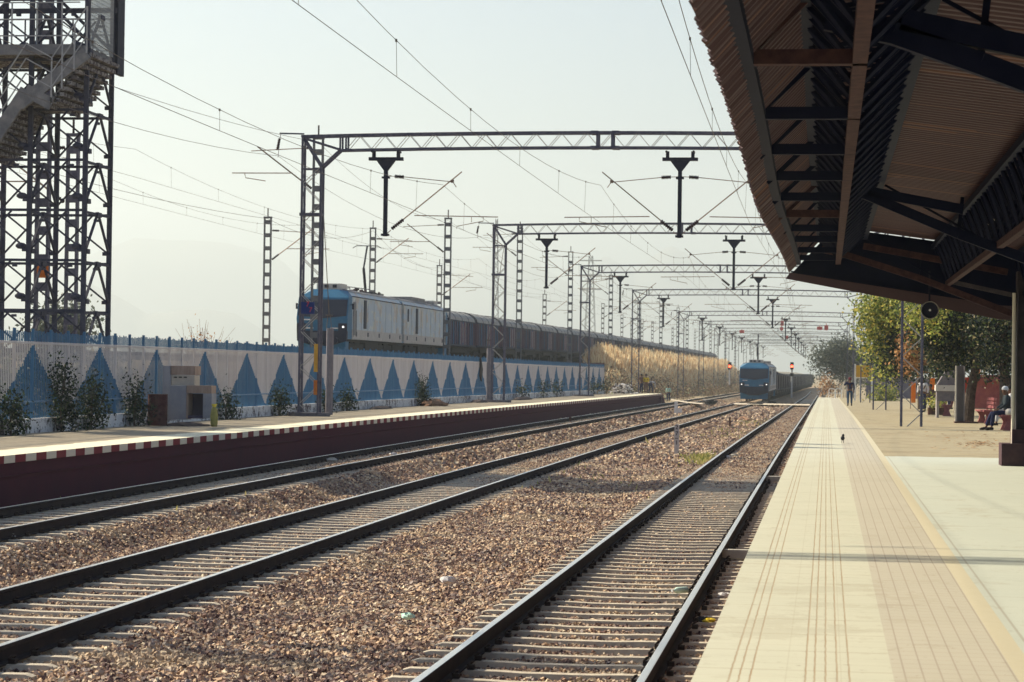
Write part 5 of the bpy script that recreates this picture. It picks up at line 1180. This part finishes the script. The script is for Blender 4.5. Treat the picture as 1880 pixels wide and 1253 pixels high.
mb = MB(); mb.prism([(X-.1, Y-.25), (X+.75, Y-.1), (X+.6, Y+.3), (X-.1, Y+.3)], 'z', PZ(Y), PZ(Y)+.06); mb.build('base_plate', rust, cl_)
q = ong(1740, 768, .8); X, Y = q[0], q[1]+1; Zp = PZ(Y); wsd = thing('water_stand', (X, Y, Zp), 'grey drinking water stand with sloping hood and pale band', 'water stand')
k = Y/F0
mb = MB(); mb.prism([(X-.42, Zp+1.35), (X+.4, Zp+1.35), (X+.4, Zp+2.25), (X+.1, Zp+2.2)], 'y', Y-.5, Y+.5); mb.build('hood', mat('hood_grey', (.12, .11, .13), (.18, .16, .17), scale=4), wsd)
mb = MB(); mb.box((X, Y, Zp+1.22), (.95, 1.1, .24)); mb.build('band', mat('band_pale', (.50, .46, .42), (.58, .54, .48), scale=3), wsd)
mb = MB(); mb.box((X, Y, Zp+.9), (.85, 1.0, .42)); mb.build('trough', MATS['hood_grey'], wsd)
for sx in (-.38, .38):
    mb = MB(); mb.box((X+sx, Y, Zp+.36), (.1, .9, .72)); mb.build('leg', mat('leg_grey', (.25, .22, .22), (.3, .27, .26), scale=4), wsd)
q = ong(1718, 762, .8); X, Y = q[0], q[1]; pl = thing('planter', (X, Y, PZ(Y)), 'brown planter box with a low green plant by the water stand', 'planter')
mb = MB(); mb.box((X, Y, PZ(Y)+.16), (.7, .7, .32)); mb.build('box', rust, pl); V, F, cc = leaves(np.random.default_rng(44), 500, [((X, Y, PZ(Y)+.5), (.35, .35, .28))], .1); npmesh('plant', V-np.array([X, Y, PZ(Y)]), F, lf['yellow'], pl)
# orange cloths and shrine colours under the trees
oran = mat('cloth_orange', (.75, .20, .03), (.85, .32, .04), rough=.8, scale=5); redc = mat('cloth_red', (.55, .06, .03), (.4, .05, .03), rough=.8, scale=5)
for k, (px0, px1, py0, py1, Y, m_, lab) in enumerate(((1708, 1716, 695, 722, 125, oran, 'orange cloth banner hanging under the trees, left of the water stand'), (1769, 1781, 693, 735, 125, redc, 'orange-red banner between the grey column and the upright tree trunk'), (1789, 1800, 674, 688, 118, oran, 'small orange pennant up in the foliage right of the upright trunk'), (1673, 1681, 703, 740, 130, oran, 'faded orange cloth seen through the lattice mast'))):
    a = ony(px0, py0, Y); b = ony(px1, py1, Y); root = thing('banner', (a[0], Y, b[2]), lab, 'banner', 'orange banners under the trees'); mb = MB()
    nn_ = 6
    for i in range(nn_):
        x0, x1 = a[0]+(b[0]-a[0])*i/nn_, a[0]+(b[0]-a[0])*(i+1)/nn_; mb.box(((x0+x1)/2, Y+.04*math.sin(i*2), (a[2]+b[2])/2), (x1-x0, .03, a[2]-b[2]))
    mb.build('cloth', m_, root); mb = MB(); mb.tube([(a[0]-.03, Y, max(PZ(Y), b[2]-3) if b[2] > 3 else PZ(Y)), (a[0]-.03, Y, a[2]+.1)], .02, 5); mb.build('pole', rust, root)
mb = MB(); q0 = ony(1785, 700, 135); q1 = ony(1890, 745, 135); mb.box(((q0[0]+q1[0])/2, 135, 1.4), (q1[0]-q0[0], .3, 2.2)); mb.box(((q0[0]+q1[0])/2, 134.8, 2.2), (q1[0]-q0[0]+.3, .5, .12))
tag(mb.build('low_wall', mat('wall_maroon', (.22, .05, .06), (.32, .10, .08), rough=.85, scale=2)), 'maroon painted wall in the shade behind the benches', 'wall')
mb = MB(); q0 = ony(1590, 700, 225); q1 = ony(1790, 740, 225); mb.box(((q0[0]+q1[0])/2, 225, .5), (q1[0]-q0[0], .3, 3.2))
tag(mb.build('boundary_wall', mat('wall_bluegrey', (.12, .11, .16), (.17, .16, .2), rough=.9, scale=1)), 'long blue-grey boundary wall beyond the platform end', 'wall')
for k, (px, lab) in enumerate(((1637, 'pale post in front of the blue-grey wall, left one'), (1655, 'pale post in front of the blue-grey wall, beside the tree crown'))):
    q = ong(px, 731, .8); q = ony(px, 735, 190); mb = MB(); mb.box((q[0], 190, 1.4), (.14, .14, 2.6)); mb.box((q[0], 190, 2.75), (.2, .2, .08)); tag(mb.build('fence_post', conc), lab, 'post', 'pale posts')
# yellow name board
nb = thing('station_name_board', (1, 200, 0), 'yellow station board on white posts beside the walking man', 'sign')
a = ony(1572, 671, 185); b = ony(1600, 693, 185); zb_ = PZ(185)
mb = MB(); mb.box(((a[0]+b[0])/2, 185, (a[2]+b[2])/2), (b[0]-a[0], .08, a[2]-b[2])); mb.build('board', mat('board_yellow', (.60, .34, .02), (.52, .28, .02), rough=.6, scale=2), nb)
mb = MB()
for px in (1570, 1580, 1601): c_ = ony(px, 690, 185); mb.box((c_[0], 185.1, (a[2]+zb_)/2), (.12, .12, a[2]-zb_+.2))
mb.bar((a[0], 185.1, b[2]-.05), (b[0], 185.1, b[2]-.05), .08, .1); mb.build('post', white_p, nb)
# white metal barriers at the platform end
for k, px in enumerate((1527, 1539)):
    q = ony(px, 726, 212); X = q[0]; z = PZ(212); mb = MB()
    for sx in (-.25, .3): mb.tube([(X+sx, 212, z), (X+sx, 212, z+.75)], .035, 6)
    mb.tube([(X-.25, 212, z+.75), (X-.12, 212, z+.85), (X+.18, 212, z+.85), (X+.3, 212, z+.75)], .035, 6); mb.tube([(X-.25, 212, z+.45), (X+.3, 212, z+.45)], .03, 6)
    tag(mb.build('barrier', white_p), ['white tubular barrier at the platform end, left one', 'white tubular barrier at the platform end, right one'][k], 'barrier', 'white barriers')
# green bin by the column
gb = thing('litter_bin', (3.72, 42.6, .8), 'tall green bin standing against the canopy column plinth', 'bin'); grn = mat('bin_green', (.03, .16, .08), (.05, .22, .11), rough=.45, scale=3)
mb = MB(); mb.tube([(3.92, 42.7, .8), (3.92, 42.7, 1.5)], [.26, .28], 16); mb.build('body', grn, gb); mb = MB(); mb.tube([(3.92, 42.7, 1.5), (3.92, 42.7, 1.56), (3.92, 42.7, 1.66), (3.92, 42.7, 1.70)], [.29, .28, .16, .04], 16); mb.build('lid', grn, gb)
# bird
q = ong(1547, 814, .8); bd = thing('crow', (q[0], q[1], q[2]), 'black crow standing on the cream paving', 'bird')
mb = MB(); mb.blob((q[0], q[1], q[2]+.12), (.05, .1, .055)); mb.blob((q[0]+.01, q[1]-.09, q[2]+.19), (.032, .04, .034)); mb.tube([(q[0]+.01, q[1]-.12, q[2]+.19), (q[0]+.01, q[1]-.18, q[2]+.18)], [.014, .003], 5); mb.add([(q[0]-.02, q[1]+.05, q[2]+.13), (q[0]+.02, q[1]+.05, q[2]+.13), (q[0]+.03, q[1]+.22, q[2]+.08), (q[0]-.03, q[1]+.22, q[2]+.08), (q[0], q[1]+.1, q[2]+.1)], [(0, 1, 2, 3), (1, 4, 2), (0, 3, 4), (2, 4, 3)])
mb.build('body', black, bd, smooth=True); mb = MB()
for s in (-.02, .02): mb.tube([(q[0]+s, q[1], q[2]), (q[0]+s, q[1], q[2]+.09)], .006, 4)
mb.build('leg', black, bd)
# fallen leaves on the platform
V = []; F = []
for k in range(170):
    px, py = R_.uniform(1700, 1850), R_.uniform(790, 828)
    if k > 70: px, py = R_.gauss(1795, 18), R_.gauss(815, 3)
    q = ong(px, py, .805); s = R_.uniform(.03, .07); a = R_.uniform(0, 6.3); n0 = len(V)
    for t in (0, 1.4, 3.1, 4.6): V.append((q[0]+s*math.cos(a+t), q[1]+s*math.sin(a+t), q[2]+.004+.02*R_.random()))
    F.append((n0, n0+1, n0+2, n0+3))
tag(npmesh('fallen_leaves', V, F, lf['dry']), 'dry brown leaves scattered on the platform near the column', 'fallen leaves', kind='stuff')

# ------------------------------------------------------------------ things on the left platform
Yk = 62.2
def px_box(mb, x0, x1, y0, y1, X, depth, mi=0):     # a box whose face towards the camera spans the given pixels, at track offset X
    a = onx((x0+x1)/2, y1, X); a0 = ony(x0, y0, Yk); a1 = ony(x1, y1, Yk); mb.box(((a0[0]+a1[0])/2, Yk+depth/2, (a0[2]+a1[2])/2), (a1[0]-a0[0], depth, a0[2]-a1[2]), mi); return a0, a1
rustf = newmat('rust_streaked_panel', .8); t_ = rustf[1]; mp = t_.nodes.new('ShaderNodeMapping'); mp.inputs['Scale'].default_value = (9, 9, 1.2); t_.links.new(rustf[3], mp.inputs[0]); c = mixc(t_, noise(t_, mp.outputs[0], 1.5, 5, .7), (.20, .11, .09), (.52, .42, .34)); t_.links.new(c, rustf[2].inputs['Base Color'])
cab = mat('cabinet_grey', (.26, .27, .31), (.34, .34, .37), rough=.7, scale=3); cav = mat('cabinet_hollow', (.08, .07, .11), rough=.9)
k1 = thing('metal_cabinet', (-17.5, Yk, fg(Yk)), 'taller abandoned grey metal cabinet with rust-streaked top and three slots', 'cabinet', 'abandoned metal cabinets')
Yk += .5
mb = MB(); px_box(mb, 299, 313, 672, 773, 0, .6); mb.build('side_panel', cab, k1); mb = MB(); px_box(mb, 313, 358, 672, 689, 0, .6, 0); px_box(mb, 315, 357, 689, 712, 0, .55, 1); mb.build('front_panel', [rustf[0], mat('panel_tan', (.46, .40, .33), (.55, .48, .40), scale=5)], k1)
mb = MB()
for x in (322, 331, 340): a = ony(x, 693, Yk-.02); mb.box(tuple(a), (.09, .02, .03))
mb.build('slot', black, k1)
Yk -= .5
k2 = thing('metal_cabinet', (-17.3, Yk, fg(Yk)), 'lower grey metal cabinet with an open dark hollow, in front of the taller one', 'cabinet', 'abandoned metal cabinets')
mb = MB(); px_box(mb, 312, 342, 708, 771, 0, .5); mb.build('side_panel', cab, k2)
mb = MB(); px_box(mb, 342, 388, 708, 723, 0, .5, 0); px_box(mb, 342, 345, 723, 768, 0, .5, 0); px_box(mb, 373, 388, 723, 768, 0, .5, 1); px_box(mb, 345, 373, 763, 769, 0, .5, 2); mb.build('front_frame', [rustf[0], cab, cav], k2)
mb = MB(); a0 = ony(345, 723, Yk+.48); a1 = ony(374, 764, Yk+.48); mb.box(((a0[0]+a1[0])/2, Yk+.46, (a0[2]+a1[2])/2), (a1[0]-a0[0]+.1, .03, a0[2]-a1[2])); mb.build('back_panel', cav, k2)
q = ony(289, 777, 61.2); p = (q[0], 61.2, fg(61)); z = ony(289, 725, p[1])[2]; br = thing('barrel', p, 'rusty dark red oil barrel left of the abandoned cabinets', 'barrel'); mb = MB(); r_ = 18.5*p[1]/F0; h_ = z-p[2]
mb.tube([(p[0], p[1], p[2]+h_*f) for f in (0, .32, .34, .36, .64, .66, .68, 1)], [r_, r_, r_*1.05, r_, r_, r_*1.05, r_, r_], 20); mb.build('drum', mat('barrel_rust', (.06, .02, .025), (.10, .045, .045), rough=.8, scale=5), br)
mb = MB(); mb.tube([(p[0], p[1], z), (p[0], p[1], z+.015)], r_*1.03, 20); mb.build('rim', rust, br)
q = ony(393, 774, 61.2); p = (q[0], 61.2, fg(61)); z = ony(391, 744, p[1])[2]; sk = thing('sack', p, 'yellow-green tied sack standing right of the cabinets', 'sack'); mb = MB(); h_ = z-p[2]; r_ = 7*p[1]/F0
mb.tube([(p[0], p[1], p[2]+h_*f) for f in (0, .15, .5, .8, .92)], [r_*.8, r_, r_*1.1, r_*.8, r_*.45], 10); mb.build('bag', mat('sack_olive', (.22, .22, .07), (.38, .34, .12), rough=.8, scale=8), sk, smooth=True)
mb = MB(); mb.tube([(p[0], p[1], p[2]+h_*.9), (p[0], p[1], p[2]+h_*1.05)], [r_*.45, r_*.8], 10); mb.build('tied_top', mat('sack_yellow', (.62, .50, .03), (.7, .6, .1), scale=6), sk)
def heap_obj(name, p, d, m_, label, cat, seed=1, jit=.12):
    mb = MB(); mb.blob((p[0], p[1], p[2]-.02), d, nu=14, nv=8, jit=jit, rnd=random.Random(seed)); o = mb.build(name, m_, smooth=False); tag(o, label, cat); return o
soil = mat('soil_brown', (.16, .09, .06), (.26, .15, .09), rough=.95, scale=6, bump=.6); dkso = mat('soil_dark', (.06, .05, .055), (.11, .085, .08), rough=.95, scale=6, bump=.6)
def on_l(px, X=-17.9):
    Y = onx(px, 740, X)[1]; return (X, Y, fg(Y))
heap_obj('soil_heap', on_l(797), (.6, 1.5, .32), soil, 'low brown soil heap on the left platform right of the anchor post', 'soil heap', 2)
heap_obj('debris_heap', on_l(880, -18.1), (.4, 1.6, .18), dkso, 'dark debris left of the second portal mast', 'debris', 3)
heap_obj('debris_heap', on_l(960, -18.0), (.4, 3.4, .2), dkso, 'long dark debris pile right of the second portal mast', 'debris', 4)
heap_obj('debris_heap', on_l(700, -18.2), (.3, 2.2, .14), dkso, 'thin line of dark rubbish at the fence foot, left of the soil heap', 'debris', 5)
heap_obj('debris_heap', on_l(345, -17.3), (.6, .8, .12), dkso, 'rubbish spilled in front of the metal cabinets', 'debris', 6)
mb = MB(); r = random.Random(9)
for k in range(420):
    px = r.uniform(1105, 1160); q = at_left(px, 722-r.uniform(0, 3)); h_ = .9*math.exp(-((px-1128)/18)**2); q = (max(-18.3, q[0])-.1+r.random()*1.4, min(q[1], LEND)-r.uniform(0, 8), q[2]+h_*r.random()); s = r.uniform(.08, .26); mb.box(q, (s, s*r.uniform(.5, 1), s*.5), r.randint(0, 2), rz=r.uniform(0, 3), rx=r.uniform(-.6, .6))
o = mb.build('rubble', [conc, whc, dkso]); tag(o, 'pale rubble and waste heap at the far end of the left platform', 'rubble', kind='stuff')
for k, (px, py, h) in enumerate(((958, 716, .55), (998, 718, .7), (1022, 716, .6), (1085, 712, .8), (1097, 713, .7), (1110, 714, .7))):
    q = onx(px, 735, XF+.4); Y = q[1]; b0 = (XF+.4, Y, fg(Y)+.35)
    tree('shrub', b0, [(b0[0], Y, fg(Y)), (b0[0], Y, fg(Y)+.3), (b0[0], Y, fg(Y)+.5)], [((b0[0], Y, b0[2]+h*.4), (.15, .5, h*.4))], 260, .12, 'green', '%s dark plant along the farther stretch of fence' % ORD[k], 'shrub', seed=60+k, r0=.03, limbs=4, group='dark plants along the far fence')
mb = MB(); q = onx(884, 660, XF+.1); mb.prism([(q[1]-.45, q[2]+.3), (q[1]+.5, q[2]-.55), (q[1]+.1, q[2]-1.2), (q[1]-.5, q[2]-.9)], 'x', XF+.06, XF+.12); tag(mb.build('cloth_rag', black), 'black cloth hanging on the fence near the second portal mast', 'cloth')

# ------------------------------------------------------------------ between the tracks
q = ong(1242, 838, -.25); z1 = ony(1242, 779, q[1])[2]; mp_ = thing('marker_post', tuple(q), 'grey concrete marker post lettered 27 over 1 between the tracks', 'marker post'); w = .15
mb = MB(); n = 8; prof = [(-w/2, q[2]-.2), (w/2, q[2]-.2), (w/2, z1-.07)]+[(w/2*math.cos(math.pi*k/n), z1-.07+.07*math.sin(math.pi*k/n)) for k in range(1, n)]+[(-w/2, z1-.07)]
mb.prism([(q[0]+a, b) for a, b in prof], 'y', q[1]-.05, q[1]+.05); mb.build('post', mat('post_concrete', (.40, .38, .40), (.50, .47, .46), rough=.85, scale=6), mp_)
hz_ = z1-q[2]
for ch, f, sz in (('2', .90, .20), ('7', .70, .20), ('1', .42, .20)): text_mesh('number', ch, sz, black, mp_, (0, -.055, hz_*f), (math.pi/2, 0, 0))
mb = MB(); mb.box((q[0], q[1]-.055, q[2]+hz_*.56), (.11, .012, .02)); mb.build('dash', black, mp_)
q = ong(1241, 757, -.25); z1 = ony(1241, 738, q[1])[2]; mb = MB(); mb.prism([(q[0]-.13, q[2]-.1), (q[0]+.13, q[2]-.1), (q[0]+.11, z1), (q[0]-.11, z1)], 'y', q[1]-.1, q[1]+.1); mb.box((q[0]+.28, q[1], q[2]+.12), (.3, .3, .3)); tag(mb.build('marker_stone', white_p), 'whitewashed marker stone between the left and middle tracks', 'marker stone')
q = ong(1340, 786, -.25); z1 = ony(1340, 766, q[1])[2]; mb = MB(); mb.box((q[0], q[1], (q[2]+z1)/2), (.10, .05, z1-q[2])); mb.box((q[0]+.03, q[1]+.04, (q[2]+z1)/2), (.02, .09, z1-q[2])); tag(mb.build('iron_post', rust), 'short dark rusty iron post between the middle and near track', 'post')
q = ong(1047, 779, -.3); mb = MB(); mb.box((q[0], q[1], q[2]+.15), (.10, .07, .42)); mb.box((q[0], q[1], q[2]+.34), (.14, .1, .05)); tag(mb.build('iron_stub', rust), 'small dark iron stub between the left and middle tracks', 'post')
for k, (pts, h_, lab) in enumerate((([(1262, 797), (1290, 791), (1315, 785), (1335, 783)], .28, 'long brown earth ridge left of the rusty iron post'), ([(1352, 777), (1364, 772), (1374, 776)], .3, 'small pointed earth ridge right of the rusty iron post'))):
    P_ = [ong(a, b, -.3) for a, b in pts]; mb = MB(); n = len(P_)
    mb.tube([(p[0], p[1], p[2]-.06) for p in P_], [.12 if i in (0,) else h_+.05*math.sin(i*2) for i in range(n)], 8); tag(mb.build('earth_ridge', soil), lab, 'earth ridge', 'earth ridges between the tracks')
for k, (px, py, lab) in enumerate(((1303, 744, 'dark heap of cable between the left and middle tracks'), (1412, 745, 'dark round cable coil beside the near track'), (1386, 748, 'row of small dark fittings in front of the far locomotive'))):
    q = ong(px, py, -.3); mb = MB(); r = random.Random(k)
    for j in range(5): mb.tube([(q[0]+.55*math.cos(a*.7+j)*(1+.1*j), q[1]+2.2*math.sin(a*.7+j), q[2]+.1+.07*j) for a in range(9)], .05, 5)
    tag(mb.build('cable_coil', black), lab, 'cable')
# rubbish
trash = [(822, 1069, .085, whc, 'crumpled white plastic bag on the ballast between the middle and near tracks'), (1329, 1096, .065, whc, 'white plastic cup beside the platform wall'), (1337, 840, .07, whc, 'white scrap against the near track rail'), (1348, 838, .10, conc, 'pale stone lump inside the near track'), (722, 836, .10, whc, 'small white bag lying on the leftmost track'), (608, 848, .14, conc, 'pale sheet of litter inside the leftmost track'), (1302, 1143, .06, yelc, 'yellow wrapper in the shade by the platform wall'), (1292, 1142, .07, black, 'dark wrapper next to the yellow one'), (1395, 766, .09, whc, 'white scrap inside the near track further away'), (16, 988, .09, whc, 'white scrap on the sleepers of the leftmost track at the photo edge'), (277, 932, .06, whc, 'tiny pale scrap beside the leftmost track'), (1010, 958, .05, whc, 'small white scrap on the ballast near the near track'), (748, 1135, .07, mint, 'pale green wrapper on the ballast'), (1293, 735, .15, whc, 'white scrap near the earth path')]
for k, (px, py, s, m_, lab) in enumerate(trash):
    q = ong(px, py, -.17); mb = MB(); mb.blob((q[0], q[1], q[2]+s*.3), (s*1.1, s*.9, s*.5), nu=9, nv=6, jit=.3, rnd=random.Random(k)); tag(mb.build('litter', m_), lab, 'litter', 'scraps of litter')
q = ong(1262, 1083, -.1); bt = thing('plastic_bottle', tuple(q), 'empty pale green plastic bottle lying against the near rail', 'bottle'); d_ = Vector((-.12, -.13, 0)).normalized(); a = Vector(tuple(q)); mb = MB()
mb.tube([a+d_*.17*0, a+d_*.02, a+d_*.17, a+d_*.2, a+d_*.23], [.03, .038, .038, .02, .014], 12); mb.build('body', mat('pet_plastic', (.55, .72, .62), rough=.25), bt, smooth=True); mb = MB(); mb.tube([a+d_*.23, a+d_*.25], .016, 10); mb.build('cap', white_p, bt)
# concrete crossing path
def strip(pts, name):
    mb = MB(); up_p = [ong(x, y-1.1, .02) for x, y in pts]; lo_p = [ong(x, y+1.1, .02) for x, y in pts]
    for i in range(len(pts)-1): mb.add([tuple(lo_p[i]), tuple(lo_p[i+1]), tuple(up_p[i+1]), tuple(up_p[i])], [(0, 1, 2, 3)])
    return struct(mb.build(name, mat('path_concrete', (.5, .42, .32), (.62, .54, .42), scale=2)))
strip([(1232, 734), (1262, 739), (1290, 741.5)], 'path'); strip([(1348, 741.5), (1395, 742), (1440, 743), (1487, 743.5)], 'path')
# signals
def signal(px, ptop, pbase, Y, label):
    t = ony(px, ptop, Y); b = ony(px, pbase, Y); root = thing('railway_signal', (t[0], Y, b[2]), label, 'railway signal', 'red railway signals'); k = Y/F0
    mb = MB(); mb.tube([(t[0], Y, b[2]-.5), (t[0], Y, t[2]-10*k)], .09, 8); mb.build('post', mat('signal_post', (.4, .4, .42), (.5, .5, .5), scale=3), root)
    mb = MB(); mb.box((t[0], Y, t[2]-5*k), (6*k, .3, 13*k)); mb.box((t[0], Y-.25, t[2]-2.2*k), (4*k, .35, .06)); mb.tube([(t[0], Y-.1, t[2]-5*k), (t[0], Y-.1, b[2]+1.5)], .02, 4); mb.box((t[0], Y-.1, b[2]+2.), (.4, .1, .35)); mb.build('head', black, root)
    mb = MB(); mb.tube([(t[0], Y-.16, t[2]-6*k), (t[0], Y-.22, t[2]-6*k)], 2.3*k, 12); mb.build('lamp', mat('signal_red', (.9, .05, .02), emit=(1, .05, .02, 6)), root)
signal(1454, 667, 722, 255, 'post signal showing red, right of the far locomotive'); signal(1340, 667, 700, 300, 'signal showing red, left of the far locomotive against the grass')
for k, (px, py, w_, h_, Y, lab) in enumerate(((1436, 594, 6, 9, 322, 'red square board on a drop arm, upper of the left pair'), (1435, 604, 6, 6, 322, 'red board just below the upper one on the same drop arm'), (1505, 603, 10, 6, 322, 'wide red board hanging right of centre in the gantries'), (1517, 602, 7, 9, 322, 'red board on the right-hand drop arm'), (1445, 620, 5, 5, 366, 'small red disc board on the next drop arm'), (1362, 609, 9, 5, 366, 'red board on top of a mast near the grass bank'))):
    q = ony(px, py, Y); mb = MB(); kk = Y/F0; mb.box(tuple(q), (w_*kk, .06, h_*kk)); mb.bar((q[0], Y+.1, q[2]-h_*kk*.6), (q[0], Y+.1, q[2]+h_*kk*.9), .08, .08); tag(mb.build('signal_board', mat('board_red', (.55, .10, .09), (.62, .14, .12), rough=.7, scale=2)), lab, 'signal board', 'red boards in the gantries')

# ------------------------------------------------------------------ hills
def ridge(Y, pts, name, seed):
    r = random.Random(seed); P = [ony(x, y, Y) for x, y in pts]; V = []; F = []; xs = np.linspace(P[0][0], P[-1][0], 160); hz = np.interp(xs, [p[0] for p in P], [p[2] for p in P])
    for i, (x, h) in enumerate(zip(xs, hz)):
        jit = sum(math.sin(x*f/Y*40+s)/f for f, s in ((1, seed), (2.3, 1), (5.1, 2), (11.3, 4)))*Y*.0007; h = max(5, h+jit)
        for t, zf_ in ((-1, 0), (-.66, .35), (-.33, .7), (0, 1), (.4, .5), (.8, 0)): V.append((x, Y+t*(Y*.04), h*zf_-3))
    for i in range(159):
        for j in range(5): F.append((i*6+j, i*6+j+1, (i+1)*6+j+1, (i+1)*6+j))
    struct(npmesh(name, V, F, mat('hill_scrub', (.10, .11, .10), (.16, .15, .12), rough=.95, scale=.004), smooth=True))
ridge(6900, [(-300, 600), (60, 560), (160, 520), (215, 545), (270, 575), (330, 568), (380, 566), (430, 572), (480, 600), (540, 640), (700, 668)], 'hills', 2)
ridge(8700, [(-200, 560), (150, 470), (250, 432), (330, 440), (420, 448), (520, 480), (600, 560), (700, 570), (800, 520), (870, 470), (940, 452), (1010, 500), (1060, 530), (1110, 468), (1160, 500), (1230, 452), (1320, 500), (1440, 560), (1600, 640)], 'hills', 5)

# ------------------------------------------------------------------ haze
if HAZE > 0:
    hm = bpy.data.materials.new('haze_air'); hm.use_nodes = True; t_ = hm.node_tree; t_.nodes.clear()
    pv = t_.nodes.new('ShaderNodeVolumePrincipled'); ou = t_.nodes.new('ShaderNodeOutputMaterial'); t_.links.new(pv.outputs[0], ou.inputs['Volume'])
    pv.inputs['Density'].default_value = HAZE; pv.inputs['Color'].default_value = (.87, .96, 1.0, 1); pv.inputs['Anisotropy'].default_value = .3
    mb = MB(); mb.box((0, 4500, 318), (19000, 9700, 660)); o = mb.build('haze', hm); o['kind'] = 'stuff'; o['label'] = 'pale dusty haze in the air over the whole station'; o['category'] = 'haze'
